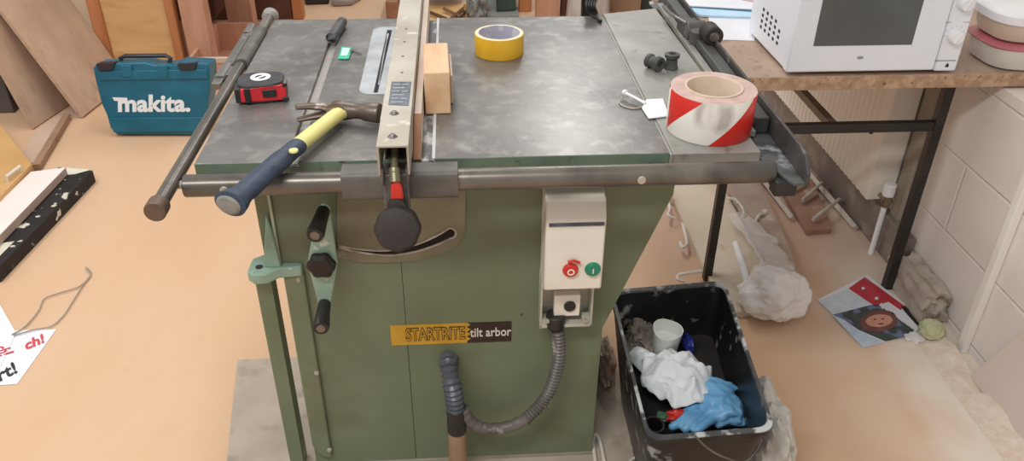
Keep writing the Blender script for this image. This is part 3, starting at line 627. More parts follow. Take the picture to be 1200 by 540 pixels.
MB().bb((1.244-.0125, .816-.0125, 0), (1.244+.0125, .816+.0125, BT)).build('leg', bk, wb, bevel=.002)
MB().bb((1.232, 1.45, 0), (1.257, 1.475, BT)).build('leg', brn, wb, bevel=.002)
rl = G(1000, 149, LY, 1).z
MB().bb((1.25, LY-.01, rl-.014), (LX-.012, LY+.012, rl+.014)).build('front_rail', bk, wb, bevel=.002)
MB().cyl((G(1023, 155, LY-.01, 1).x, LY, rl-.012), (G(1023, 155, LY-.01, 1).x, LY, rl-.02), .006).build('rail_bolt', bk, wb)
for x in (G(979, 143, LY, 1).x, 1.30): MB().bb((x-.01, LY+.01, rl-.012), (x+.012, 1.5, rl+.012)).build('side_rail', brn, wb, bevel=.002)
# microwave
q0, q1 = G(919, 85, BZ+.008), G(1122, 85, BZ+.008)
mx0, mx1, my0 = q0.x, q1.x, (q0.y+q1.y)/2
mh, md = .258, .33
mz0 = BZ+.010
mw = thing('microwave_oven', 'white microwave oven with dark window and two dials on the chipboard bench', 'microwave', ((mx0+mx1)/2, my0+md/2, BZ))
MB().bb((mx0+.004, my0+.03, mz0), (mx1-.004, my0+md, mz0+mh)).build('body', whitem, mw, bevel=.006, seg=3)
xs = G(1095, 80, my0, 1).x
dr = MB().bb((mx0, my0, mz0+.001), (xs-.001, my0+.029, mz0+mh)).build('door', whitem, mw, bevel=.005, seg=3)
pn = MB().bb((xs+.001, my0, mz0-.002), (mx1, my0+.029, mz0+mh)).build('control_panel', whitem, mw, bevel=.005, seg=3)
wl = G(953, 54, my0, 1); wr = G(1066, 54, my0, 1)
MB().bb((wl.x, my0-.0012, wl.z), (wr.x+.004, my0+.001, mz0+mh-.045)).build('window', mm('oven_glass', '#4C504F', '#565A58', rough=.12, scale=4, coat=.3), dr, bevel=.0005)
q = G(1008, 67.5, my0, 1); MB().prism([q+V((math.cos(t)*.0085, -.0008, math.sin(t)*.004)) for t in [2*PI*i/24 for i in range(24)]], (0, .002, 0)).build('badge', mm('badge', '#A0A4AC', '#7E828A', rough=.3, scale=300), dr)
for px, py in ((1118, 42), (1130, 3)):
    q = G(px, py, my0, 1); k_ = MB().lathe(q, [(0, .022), (.015, .021), (.018, .016), (.0195, 0)], axis=(0, -1, 0), seg=36).build('dial', white, pn)
    MB().box(q+V((0, -.022, .0)), (.006, .004, .032), rot=(0, .5, 0)).build('dial_grip', white, k_, bevel=.001)
gm = mm('print_grey', '#7A7C80', rough=.5)
b = MB(); q = G(1108, 71, my0, 1); b.box(q, (.055, .001, .0022)); 
for px in (1111, 1139-6): b.box(G(px, 26, my0, 1), (.016, .001, .0012))
for k in range(9):
    t = math.radians(30+k*30); b.box(G(1118, 42, my0, 1)+V((math.sin(t)*.025, 0, -math.cos(t)*.025)), (.0015, .001, .0015))
b.build('printed_marks', gm, pn)
q = G(1110, 76, my0, 1); MB().prism([q+V((-.004, -.0008, -.006)), q+V((.004, -.0008, -.006)), q+V((.0045, -.0008, -.001)), q+V((0, -.0008, .006)), q+V((-.0045, -.0008, -.001))], (0, .001, 0)).build('drop_symbol', black, pn)
for i in range(5):
    for j in range(4):
        if i+j < 1: continue
        MB().bb((mx0+.0032, my0+.095+i*.033, mz0+.088-j*.016), (mx0+.005, my0+.108+i*.033, mz0+.096-j*.016)).build('vent_slot', mm('vent', '#2E2E32', rough=.7), mw)
for x, y in ((mx0+.03, my0+.05), (mx1-.03, my0+.05), (mx0+.03, my0+md-.03), (mx1-.03, my0+md-.03)): MB().cyl((x, y, BZ), (x, y, mz0+.002), .012).build('foot', black, mw)
# papers and folder left of the microwave
def flat(name, pts, z, th_, M, label, cat, **k):
    a = [G(x, y, z) for x, y in pts]; return tag(MB().prism(a, (0, 0, th_)).build(name, M), label, cat, **k)
flat('paper_sheet', ((829, 18), (838, 46.5), (884, 48), (886, 10)), BZ+.0006, .0008, paper, 'plain white sheet lying flat on the bench beside the microwave', 'paper')
fo = thing('paper_folder', 'white papers on a pale blue folder at the back of the bench', 'folder', G(840, 12, BZ))
a = [G(x, y, BZ+.002) for x, y in ((806, 14), (822, 20), (886, 22), (890, -14), (800, -16))]
MB().prism(a, (0, 0, .006)).build('folder', mm('folder_blue', '#A9CFE8', '#BCDCF0', rough=.5, scale=8), fo)
a = [G(x, y, BZ+.0085) for x, y in ((800, 8), (886, 14), (892, -16), (796, -18))]
MB().prism(a, (0, 0, .002)).build('folder_edge', mm('folder_teal', '#2E6C86', rough=.5), fo)
a = [G(x, y, BZ+.011) for x, y in ((798, 7), (886, 12), (892, -16), (794, -18))]
MB().prism(a, (0, 0, .003)).build('sheets', paper, fo)
a = [G(x, y, BZ+.0142) for x, y in ((868, 0), (883, 3), (885, -3), (869, -6))]
MB().prism(a, (0, 0, .0004)).build('stamp', mm('stamp', '#B9A6A6', rough=.7), fo)
# tubs
def tub(nm, c, rx, ry, z0_, h, M, label, lidM=None, lid=None):
    t = thing(nm, label, 'plastic tub', (c[0], c[1], z0_))
    def rr(k, z): return [V((c[0]+(abs(math.cos(a))**.6)*math.copysign(1, math.cos(a))*rx*k, c[1]+(abs(math.sin(a))**.6)*math.copysign(1, math.sin(a))*ry*k, z)) for a in [2*PI*i/48 for i in range(48)]]
    def loft(b, rs):
        R = [[b.v(p) for p in r_] for r_ in rs]; b.f(R[0][::-1]); b.f(R[-1])
        for A, B in zip(R, R[1:]):
            for j in range(48): b.f([A[j], A[(j+1) % 48], B[(j+1) % 48], B[j]])
        return b
    loft(MB(), [rr(.80, z0_+.0006), rr(.88, z0_+.006), rr(.95, z0_+h*.6), rr(.97, z0_+h)]).build('tub', M, t)
    if lid: loft(MB(), [rr(.99, z0_+h-.004), rr(1.03, z0_+h), rr(1.03, z0_+h+lid), rr(.97, z0_+h+lid+.004)]).build('lid', lidM, t, bevel=.001)
    return t
tc_ = G(1135, 70, BZ)
cx_, cy_ = tc_.x+.145, G(1180, 84, BZ).y+.085
tub('lower_tub', (cx_, cy_), .14, .105, BZ, .062, mm('cloudy_plastic', '#C9C4BE', '#D6D2CC', rough=.3, scale=14), 'cloudy plastic food tub with red seal, bottom of the two by the microwave', mm('red_seal', '#B4606A', '#C4747C', rough=.4), .002)
tub('upper_tub', (cx_+.0, cy_+.01), .135, .10, BZ+.0690, .052, mm('beige_tub', '#CBBBA6', '#D4C6B2', rough=.5), 'beige food tub with white lid, stacked on top of the red sealed one', white, .020)
# ================================================================== RADIATOR, PIPE, MASONRY
rad = thing('radiator', 'cream fluted panel radiator on the wall under the bench', 'radiator', (1.85, 1.6, .15))
rc = G(1015, 234, 1.80, 0); rz0 = rc.z; ry0 = rc.y; rx = 1.80
crm = mm('radiator_cream', '#EBE3D6', '#EFE8DD', rough=.45, scale=5)
n_ = 42; pitch = .0335; pts = [(rx, ry0), (rx, ry0+.05)]
for k in range(n_):
    y = ry0+.05+k*pitch; pts += [(rx+.0028, y+.007), (rx+.0028, y+.018), (rx, y+.025), (rx, y+pitch)]
pts += [(rx, ry0+.06+n_*pitch+.05), (rx+.03, ry0+.06+n_*pitch+.05), (rx+.03, ry0)]
MB().prism([V((x, y, rz0)) for x, y in pts], (0, 0, .47)).build('fluted_panel', crm, rad, bevel=.0015)
MB().bb((rx+.031, ry0, rz0+.01), (1.885, ry0+1.5, rz0+.46)).build('rear_panel', crm, rad, bevel=.003)
MB().bb((rx+.002, ry0-.002, rz0+.003), (1.884, ry0-.0, rz0+.47)).build('end_cover', crm, rad)
MB().bb((1.884, ry0+.15, rz0+.05), (1.9, ry0+.19, rz0+.4)).build('bracket', crm, rad)
vz = rz0+.02; vy = ry0-.045
MB().cyl((1.842, ry0, vz), (1.842, vy-.01, vz), .008).cyl((1.842, vy, vz-.02), (1.842, vy, vz+.02), .013).build('valve', mm('brass', '#8F7A5E', '#A08A6C', rough=.4, metal=.5), rad, bevel=.001)
MB().cyl((1.842, vy, vz+.021), (1.842, vy, vz+.065), .019).build('valve_cap', white, rad, bevel=.003)
MB().tube(arc((1.842, vy-.005, vz), .018, 0, 2*PI, 20, (1, 0, 0), (0, 0, 1))[:-1], .0028, seg=8, closed=True).build('valve_ring', steel, rad)
MB().cyl((1.842, vy, 0.0), (1.842, vy, vz-.02), .009).build('supply_pipe', white, rad)
q = G(1130, 400, 1.885, 0)
MB().bb((1.876, q.y-.012, 0), (1.899, q.y+.012, .714)).build('trim_1', mm('trunking', '#F0EBE5', '#F5F1EC', rough=.5), kind='structure', bevel=.002)
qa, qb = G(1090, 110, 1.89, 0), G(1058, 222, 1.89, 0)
MB().bb((1.886, (qa.y+qb.y)/2-.026, .14), (1.8995, (qa.y+qb.y)/2+.026, .714)).build('wall_shade_strip', mm('gap_shade_brown', '#9C8F80', '#A89B8C', rough=.6), kind='structure', bevel=.002)  # shade of the gap beside the radiator, put in as a grey-brown strip
# broken masonry
b = MB(); t = bmesh.new(); bmesh.ops.create_cube(t, size=1); bmesh.ops.subdivide_edges(t, edges=t.edges, cuts=9, use_grid_fill=True)
mvs = {}
for w in t.verts:
    p = w.co.copy(); k = 1+.28*noise.fractal(p*2.6+V((3, 1, 5)), 1, 2, 4)
    p = V((p.x*.07*k, p.y*.23*k, max(-.5, p.z)*.10*(k if p.z > 0 else 1)))
    mvs[w.index] = b.v(p+V((1.856, .665, .052)))
for fc in t.faces: b.f([mvs[w.index] for w in fc.verts])
t.free()
tag(b.build('masonry_lump', mm('broken_masonry', '#A99C90', '#C6BCB0', rough=.9, scale=12, c3='#7A6A5C', s3=9, lo3=.55, hi3=.62, bump=.5, bscale=40)), 'broken lump of grey brown masonry on the floor against the wall', 'masonry')
# leaning panel, bottom right
a0 = G(1144, 432, 1.862, 0); a0.z = .001
e_ = V((.024, -.09, .235))
b = MB().prism([a0, a0+e_*1.9+V((0, 0, 0)), V((1.862+.0456, -.40, .448)), V((1.862, -.40, .001))], (-.012, 0, .002))
tag(b.build('plaster_sheet', mm('pink_panel', '#D8C8BE', '#DED0C8', rough=.6, scale=4), bevel=.001), 'pale pinkish panel leaning on the wall nearest the camera', 'panel')
# dust heap along the wall
b = MB(); nx_, ny_ = 16, 150; gg = []
for i in range(nx_+1):
    row = []
    for j in range(ny_+1):
        x = 1.775+.084*i/nx_; y = -.45+1.0*j/ny_; u_ = i/nx_
        n1 = noise.fractal(V((x*9, y*9, 3.1)), 1, 2, 5); h = max(0, (u_**1.5)*(.016+.022*n1)-.002+.004*noise.noise(V((x*70, y*70, 1)))*u_)
        row.append(b.v((x, y, .0008+h*min(1, j/6, (ny_-j)/6))))
    gg.append(row)
for i in range(nx_):
    for j in range(ny_): b.f([gg[i][j], gg[i+1][j], gg[i+1][j+1], gg[i][j+1]])
tag(b.build('sawdust_ridge', mm('sawdust', '#DCC9B6', '#E4D6C6', rough=1, scale=40, bump=.4, bscale=120)), 'ridge of pale sawdust swept against the foot of the wall', 'sawdust', kind='stuff')
# ================================================================== UNDER THE BENCH
def poly(name, pts, z, th_, M, label, cat, bevel=.001, **k):
    a = [G(x, y, z+th_) for x, y in pts]; a = [V((p.x, p.y, z)) for p in a]
    return tag(MB().prism(a, (0, 0, th_)).build(name, M, bevel=bevel), label, cat, **k)
poly('plywood_sheet', ((758, 212), (790, 235), (833, 330), (838, 368), (903, 362), (902, 318), (852, 228), (840, 208)), .001, .02, mm('dusty_ply', '#CFC0AA', '#D9CCB8', rough=.75, scale=4, c3='#BFAA92', s3=9), 'long dusty plywood sheet lying on the floor beneath the bench', 'plywood')
poly('wrapped_board', ((858, 205), (855, 226), (905, 318), (920, 345), (940, 345), (926, 290), (900, 235), (884, 205)), .001, .03, mm('wrapped', '#A08A7A', '#B5A294', rough=.35, scale=10, coat=.4, c3='#CFC4BA', s3=14), 'grey brown panel in clear wrapping beside the plywood sheet', 'panel')
hk = mm('white_cord', '#E4DED6', '#D2CCC4', rough=.5)
hooks = [((788, 232), (781, 228), (785, 244), (783, 252), (791, 256)), ((800, 262), (803, 274), (805, 285), (800, 290), (797, 284)), ((822, 318), (806, 320), (796, 322), (794, 327), (803, 330)),
         ((853, 232), (862, 234), (869, 242), (872, 250), (869, 256)), ((884, 262), (890, 252), (897, 250), (898, 247), (893, 248)), ((886, 274), (900, 276), (908, 280), (911, 284), (905, 282))]
hl = ['white plastic hook at the sheet edge nearest the saw', 'middle white plastic hook on the saw side of the plywood sheet', 'white plastic hook on the plywood sheet edge closest to the bin',
      'white plastic hook lying behind the black bench leg', 'short white plastic hook on the wrapped panel, farther of two', 'white plastic hook on the wrapped panel, nearer the plastic bag']
for h_, l_ in zip(hooks, hl):
    tag(MB().tube(smoothpath([G(x, y, .034+.006*(i % 2)) for i, (x, y) in enumerate(h_)]), .0055, seg=10).build('plastic_hook', hk), l_, 'hook', 'white plastic hooks beneath the bench')
# plastic bag
def bagmat(nm, c, al):
    M = mat(nm, c, rough=.25, alpha=al, bump=.35, bscale=22); return M
film = bagmat('clear_film', '#FAF8F6', .72)
bag = thing('plastic_bag', 'knotted translucent white plastic bag lying by the foot of bench', 'plastic bag', G(905, 370, 0))
q = G(903, 375, 0)
MB().lump((q.x+.005, q.y+.03, .072), (.100, .085, .085), seed=3, amp=.14, sub=5, ridge=.03, freq=1.6).build('bag', film, bag)
MB().lump((q.x-.02, q.y+.03, .055), (.055, .05, .055), seed=9, amp=.3, sub=3).build('bag_contents', mm('bag_inside', '#F4F0EC', '#E6DFD8', rough=.7), bag)
MB().tube(smoothpath([(q.x+.03, q.y+.07, .10), (q.x+.06, q.y+.18, .085), (q.x+.07, q.y+.34, .065), (q.x+.05, q.y+.52, .05)]), [.055+.004*math.sin(i*1.3)-.0006*i for i in range(25)], seg=20, flat=.4).build('bag_tail', bagmat('clear_film_thin', '#FAF8F6', .30), bag)
q0, q1 = G(862, 285, .06), G(880, 345, .06)
tag(MB().tube([q0, q0.lerp(q1, .5)+V((0, 0, .004)), q1], [.010, .012, .012], seg=14).build('white_tube', white), 'short white plastic tube poking up beside the plastic bag', 'tube')
poly('card_scrap', ((861, 347), (872, 349), (870, 372), (858, 366)), .001, .003, paper, 'scrap of white card tucked between the bin and plastic bag', 'card')
poly('reddish_board', ((897, 208), (916, 222), (946, 270), (975, 268), (972, 258), (950, 205)), .001, .02, mm('red_brown_board', '#97735F', '#A98672', rough=.7, scale=8, c3='#C4B0A0', s3=14), 'reddish brown board on the floor beneath the white rack', 'board')
rk = thing('plastic_rack', 'dirty white plastic rack with three prongs leaning on reddish board', 'rack', G(975, 240, 0))
wr_ = mm('dirty_white', '#CFC6BC', '#B9AFA4', rough=.5, scale=20)
q0, q1 = G(948, 203, .02), G(1003, 267, .012)
MB().tube([q0, q1], .012, seg=4).build('rail', wr_, rk)
for (a1, a2) in (((944, 207), (928, 222)), ((963, 214), (940, 235)), ((984, 233), (953, 257))):
    MB().tube([G(*a1, .05), G(*a2, .035)], [.006, .0075], seg=8).build('prong', wr_, rk)
    MB().tube([G(*a1, .05), G(a1[0]+2, a1[1]+4, .02)], .006, seg=8).build('prong_post', wr_, rk)
tag(MB().tube([G(890, 205, .012), G(929, 256, .012)], .011, seg=4).build('plastic_strip', wr_), 'narrow dirty white plastic strip beside the wrapped panel', 'plastic strip')
# leaflet
lf = thing('magazine', 'open magazine with red header and a face on its cover, on floor', 'magazine', G(1020, 370, 0))
def fp(pts, z): return [G(x, y, z) for x, y in pts]
def cz(x, y): return (940+x/4.5, 310+y/4.5)
def part(nm, pts, z, M, th_=.0008, par=lf): return MB().prism(fp([cz(*p) for p in pts], z), (0, 0, th_)).build(nm, M, par)
part('pages', ((80, 190), (340, 58), (545, 215), (625, 330), (600, 358), (575, 375), (320, 440), (155, 262)), .001, paper, .004)
part('blue_page', ((84, 190), (240, 130), (370, 210), (160, 260)), .0052, mm('page_blue', '#C3CFD8', '#D0DAE0', rough=.5, scale=30))
part('red_header', ((245, 126), (330, 66), (540, 218), (520, 240), (455, 196), (395, 215), (370, 210)), .0052, mm('page_red', '#B5323E', '#C04450', rough=.5, scale=30))
ph = part('cover_photo', ((160, 264), (370, 212), (400, 212), (440, 240), (590, 345), (575, 374), (440, 405), (300, 345), (220, 290)), .0052, mm('cover_photo', '#4A5650', '#39443F', rough=.4, scale=30, c3='#6E7A9A', s3=25, lo3=.52, hi3=.6))
part('blue_footer', ((158, 266), (215, 290), (300, 348), (430, 408), (322, 436)), .0062, mm('page_pale', '#AFC3D6', '#C3D2DE', rough=.5, scale=40))
ell = lambda cx, cy, a, b_, w=0: [(cx+a*math.cos(t)+w*math.sin(t), cy+b_*math.sin(t)) for t in [2*PI*i/28 for i in range(28)]]
part('hair', ell(405, 298, 100, 58, -14), .0063, mm('cover_hair', '#6B4440', '#7E5450', rough=.5, scale=50))
part('face', ell(406, 296, 70, 33, -8), .0072, mm('cover_face', '#C78C7A', '#D39C8A', rough=.5, scale=60))
part('mouth', ell(415, 312, 16, 4), .0082, mm('mouth', '#8A4A48', rough=.6))
part('eye', ell(385, 288, 7, 3), .0082, mm('eye_dark', '#5A3A38', rough=.6)); part('eye', ell(425, 286, 7, 3), .0082, PM['eye_dark'])
part('spot', ((312, 122), (326, 118), (332, 128), (318, 134)), .0063, paper); part('spot', ((382, 174), (398, 170), (402, 182), (388, 187)), .0063, paper)
tbm = MB()
for (x, y) in ((425, 205), (452, 218), (478, 236), (503, 254), (528, 272), (553, 290), (578, 308), (600, 326)):
    tbm.prism(fp([cz(x-16, y+4), cz(x-8, y-3), cz(x+6, y+22), cz(x-2, y+30)], .0063), (0, 0, .0008))
tbm.build('white_lettering', paper, lf)
part('black_header', ((520, 222), (545, 218), (628, 322), (612, 326), (560, 270)), .0056, black)
# crumpled pale green ball
q = G(1093, 400, 0)
tag(MB().lump((q.x, q.y+.022, .027), (.035, .035, .030), seed=5, amp=.10, sub=4, ridge=.14, freq=3).build('crumpled_paper_ball', mm('pale_green', '#B9BB94', '#C8C9A6', rough=.8, scale=20)), 'crumpled pale green ball beside the magazine', 'crumpled ball')
q = G(1062, 397, 0)
tag(MB().lump((q.x+.025, q.y+.0, .005), (.03, .02, .008), seed=15, amp=.3, sub=3).build('clear_wrapper', film), 'scrap of clear wrapper between the magazine and green ball', 'wrapper')
# ================================================================== MAT AND BIN
mt_ = mm('dusty_mat', '#A99C8C', '#B9AC9C', rough=.85, scale=7, c3='#8F8576', s3=12, lo3=.55, hi3=.72, bump=.15)
p0, p1, p2, p3 = G(278, 421, .008), G(718, 400, .008), G(772, 560, .008), G(262, 560, .008)
# the sheet the saw stands on is split round the machine: it lies under the whole of it
pts = [p0, V((.86, p1.y, .008)), V((.93, .07, .008)), V((.97, -.35, .008)), V((-.08, -.35, .008)), V((-.12, .10, .008))]
tag(MB().prism([V((p.x, p.y, .0005)) for p in pts], (0, 0, .006)).build('floor_mat', mt_), 'dusty grey sheet lying on the floor beneath the green table saw', 'mat')
# raise machine parts that stand on it: cabinet plinth starts at 0 and the sheet is 6 mm thick
bh = .30
bn = thing('black_bucket', 'rectangular black plastic bin with paint splashes standing beside the saw', 'bin', (.97, .13, 0))
rim = [(.833, .365), (1.135, .390), (1.092, -.128), (.826, -.140)]
cxy = V((sum(p[0] for p in rim)/4, sum(p[1] for p in rim)/4, 0))
def rq(k, z, r=.035, n=6):
    P4 = [V((cxy.x+(x-cxy.x)*k, cxy.y+(y-cxy.y)*(k if k <= 1 else k), z)) for x, y in rim]; o = []
    for i in range(4):
        p = P4[i]; a = P4[i-1]; c_ = P4[(i+1) % 4]; da = (a-p).normalized(); dc = (c_-p).normalized()
        s0 = p+da*r; s1 = p+dc*r
        for j in range(n+1):
            t = j/n; o.append(s0*(1-t)**2+p*2*t*(1-t)+s1*t*t)
    return o
def loft(b, rs, capa=True, capb=True):
    R = [[b.v(p) for p in r_] for r_ in rs]; n = len(R[0])
    if capa: b.f(R[0][::-1])
    if capb: b.f(R[-1])
    for A, B in zip(R, R[1:]):
        for j in range(n): b.f([A[j], A[(j+1) % n], B[(j+1) % n], B[j]])
    return b
bm_ = mm('splashed_black', '#1B1B1B', '#262626', rough=.35, scale=10, c3='#9A9C9C', s3=22, lo3=.60, hi3=.68, detail=4)
b = MB(); loft(b, [rq(.74, .0065), rq(.965, bh-.03), rq(.965, bh-.012), rq(1.01, bh-.012), rq(1.01, bh), rq(.945, bh), rq(.94, bh-.02), rq(.72, .012)], True, True)
b.build('bucket', bm_, bn)
b = MB(); loft(b, [rq(.99, bh-.001), rq(1.012, bh+.001), rq(1.012, bh+.004), rq(.965, bh+.004), rq(.95, bh-.002)], False, False)
b.build('rim', mm('splashed_rim', '#3A3D3E', '#55595A', rough=.4, scale=16, c3='#C4C8C8', s3=18, lo3=.52, hi3=.60), bn)
h0 = V((.93, -.145, bh-.03)); h1 = V((1.07, -.145, bh-.05))
MB().tube(smoothpath([G(815, 511, -.150, 1), G(828, 524, -.155, 1), G(845, 534, -.16, 1), G(870, 541, -.16, 1), G(885, 530, -.15, 1), G(893, 514, -.142, 1)]), .0022, seg=8).build('wire_handle', steell, bn)
# rubbish in the bin
fz_ = .15
def lmp(nm, px, py, z, sz, M, label, cat, **k):
    q = G(px, py, z); return tag(MB().lump((q.x, q.y, z), sz, **k).build(nm, M), label, cat)
tis = mm('white_tissue', '#D9DFE2', '#E6EBEE', rough=.75, scale=10, bump=.5, bscale=30)
cupm = mm('cup_paper', '#DDE2DC', '#E4E8E2', rough=.6)
q = G(781, 400, .23)
cupt = thing('paper_cup', 'crushed white paper cup standing up among the rubbish in bin', 'cup', (q.x, q.y, .175))
cx2 = MB(); cx2.lathe((q.x, q.y+.015, .175), [(0, 0), (.030, 0), (.033, .05), (.037, .09), (.035, .09), (.031, .055), (.012, .05), (0, .055)], axis=(0, -.12, 1), seg=36, lobes=3, la=.06); cx2.build('cup', cupm, cupt)
lmp('crumpled_rag', 752, 398, .185, (.045, .06, .04), mm('grey_rag', '#8D857A', '#A49B8F', rough=.9, scale=14, bump=.4), 'crumpled grey brown rag in the far left corner of bin', 'rag', seed=21, amp=.35, ridge=.3, sub=5)
def sheetlump(nm, cpx, z, sx_, sy_, seed, M, label, cat, hgt=.03, rot=0):
    q = G(*cpx, z); b = MB(Matrix.Translation(q) @ Matrix.Rotation(rot, 4, 'Z')); n = 40; g = []
    for i in range(n+1):
        r_ = []
        for j in range(n+1):
            u, v = i/n*2-1, j/n*2-1
            k = 1+.18*noise.noise(V((u*1.5, v*1.5, seed*3.3)))
            e = max(abs(u), abs(v)); th2 = math.atan2(v, u); rad_ = e*(1+.22*noise.noise(V((math.cos(th2)*1.3, math.sin(th2)*1.3, seed))))
            x = math.cos(th2)*rad_*sx_; y = math.sin(th2)*rad_*sy_
            zz = hgt*(1-.9*rad_**2)+hgt*1.1*(.5-abs(noise.noise(V((x*14, y*14, seed)))))+hgt*.35*noise.noise(V((x*45, y*45, seed+5)))
            r_.append(b.v((x, y, zz)))
        g.append(r_)
    for i in range(n):
        for j in range(n): b.f([g[i][j], g[i+1][j], g[i+1][j+1], g[i][j+1]])
    o = b.build(nm, M, smooth=True); s_ = o.modifiers.new('thickness', 'SOLIDIFY'); s_.thickness = .0015
    return tag(o, label, cat)
sheetlump('plastic_wrapper', (793, 449), .21, .090, .098, 2, tis, 'large crumpled white plastic wrapper filling the middle of bin', 'plastic wrapper', .04, .2)
sheetlump('tissue', (757, 430), .20, .036, .055, 5, tis, 'smaller crumpled white tissue along the left side of bin', 'tissue', .03, .5)
glm = mm('blue_nitrile', '#5E9CCB', '#74ADD6', rough=.4, scale=14)
def fuse(o, vox=.004):
    r = o.modifiers.new('remesh', 'REMESH'); r.mode = 'VOXEL'; r.voxel_size = vox; r.use_smooth_shade = True
    s_ = o.modifiers.new('smooth', 'SMOOTH'); s_.iterations = 4; return o
b = MB(); q = G(842, 478, .20)
b.lump(q, (.06, .052, .032), seed=8, amp=.2, sub=4, ridge=.1)
b.lump(q+V((.0, .045, .012)), (.05, .04, .02), seed=18, amp=.2, sub=4, ridge=.1)
for (x0, y0, x1, y1, x2, y2) in ((815, 474, 800, 492, 784, 502), (822, 484, 808, 497, 800, 506), (826, 470, 812, 478, 800, 484), (836, 490, 822, 500, 812, 507), (824, 466, 812, 468, 806, 474)):
    b.tube(smoothpath([G(x0, y0, .205), G(x1, y1, .22), G(x2, y2, .21)], 5), [.0125, .012, .0115, .011, .0105, .0105, .010, .010, .0095, .009, .006], seg=10)
tag(fuse(b.build('rubber_glove', glm), .0035), 'crumpled pale blue rubber gloves on the near side of bin', 'glove')
q = G(766, 497, .22); ct = MB(); ct.lathe((q.x, q.y, .175), [(0, 0), (.020, 0), (.023, .05), (.019, .05), (.017, .006), (0, .006)], seg=32, axis=(0, -.1, 1))
tag(ct.build('plastic_pot', mm('cap_black', '#161413', '#201D1B', rough=.5)), 'round black plastic pot in the near left corner of bin', 'pot')
lmp('red_wrapper', 795, 487, .212, (.030, .016, .012), red, 'small red wrapper between the white wrapper and blue gloves', 'wrapper', seed=4, amp=.4, sub=3)
lmp('blue_wrapper', 806, 402, .19, (.012, .03, .02), mm('deep_blue', '#2C3590', rough=.4), 'small deep blue wrapper behind the white cup in bin', 'wrapper', seed=6, amp=.3, sub=3)
lmp('green_wrapper', 778, 489, .208, (.022, .012, .010), mm('deep_green', '#2E5A3C', rough=.5), 'small dark green wrapper beside the red one in the bin', 'wrapper', seed=7, amp=.3, sub=3)
fill = MB(); loft(fill, [rq(.735, .02), rq(.86, .165)]); 
tag(fill.build('rubbish_fill', mm('dark_rubbish', '#1F1D1C', '#2C2928', rough=.8, scale=20)), 'dark rubbish packed in the bottom of the black bin', 'rubbish', kind='stuff')
# bag slumped beside / behind the bin
b = MB(); b.lump((1.15, .02, .10), (.06, .13, .13), seed=12, amp=.16, sub=5, ridge=.04)
tag(b.build('pale_plastic_sack', mat('sack', '#B9B4AC', '#C8C4BC', rough=.45, scale=8, bump=.5, bscale=20)), 'pale grey plastic sack slumped against the right side of bin', 'sack')
b = MB(); b.lump((.838, .385, .05), (.028, .085, .05), seed=13, amp=.2, sub=4, ridge=.08)
tag(b.build('crumpled_packet', mm('packet', '#B4A89C', '#8E6A58', rough=.4, scale=22, c3='#B5603E', s3=18, lo3=.6, hi3=.65)), 'crumpled brown and clear packet between the saw and bin', 'packet')
cbm = mm('white_cable', '#CFC8BA', '#DAD4C8', rough=.5)
tag(MB().tube(smoothpath([G(700, 560, .013), G(697, 535, .013), G(695, 518, .014), G(698, 509, .016), G(703, 517, .014), G(708, 540, .013), G(712, 565, .013)]), .005, seg=10).build('white_cable', cbm), 'loop of off white cable on the mat beside the saw', 'cable')
tag(MB().tube(smoothpath([G(733, 545, .012), G(742, 537, .012), G(752, 536, .012), G(762, 545, .012)]), .004, seg=10).build('white_cable', cbm), 'short curl of off white cable below the bin corner', 'cable')
# ================================================================== LEFT SIDE
def txtfloor(par, s, px0, px1, size, M, z, bold=.001, sx=1):
    a = G(*px0, z); c_ = G(*px1, z); x = (c_-a).normalized(); y = V((-x.y, x.x, 0))
    return text('lettering', s, size, frame((a+c_)/2, x, y), M, par, bold=bold, shear=.3, sx=sx)
inkr = mm('red_ink', '#C8464E', rough=.6); inkk = mm('black_ink', '#2A2A2E', rough=.6)
pz = .001
s1_ = thing('printed_paper', 'white paper with red and black words lying on the floor, bottom sheet', 'paper', G(30, 410, 0), 'white papers on the floor at the left')
a = [G(x, y, pz) for x, y in ((66, 386), (20, 450), (-60, 455), (-30, 388))]
MB().prism(a, (0, 0, .0006)).build('sheet', paper, s1_)
txtfloor(s1_, 'ch!', (28, 406), (50, 397), .062, inkr, pz+.0012, .002, .7)
txtfloor(s1_, 'rt!', (-6, 443), (18, 431), .075, inkk, pz+.0012, .002, .7)
s2_ = thing('printed_paper', 'white paper with red words crossing over the other sheet at the left', 'paper', G(5, 390, .002), 'white papers on the floor at the left')
a = [G(x, y, pz+.0016) for x, y in ((-8, 345), (0, 357), (19, 390), (0, 430), (-30, 436), (-60, 360))]
MB().prism(a, (0, 0, .0006)).build('sheet', paper, s2_)
txtfloor(s2_, 'ch!', (-5, 402), (10, 418), .05, inkr, pz+.0028, .0008, .9)
wire = mm('grey_wire', '#8D8278', '#A1978C', rough=.5)
tag(MB().tube(smoothpath([G(x, y, .006) for x, y in ((14, 392), (30, 382), (45, 364), (52, 350), (70, 343), (92, 336), (104, 325), (106, 318), (100, 313), (106, 322), (98, 333), (86, 352), (74, 370), (60, 382), (40, 386), (16, 393))], 8), .0018, seg=8).build('wire_loop', wire), 'loose loop of thin grey wire lying on the floor', 'wire')
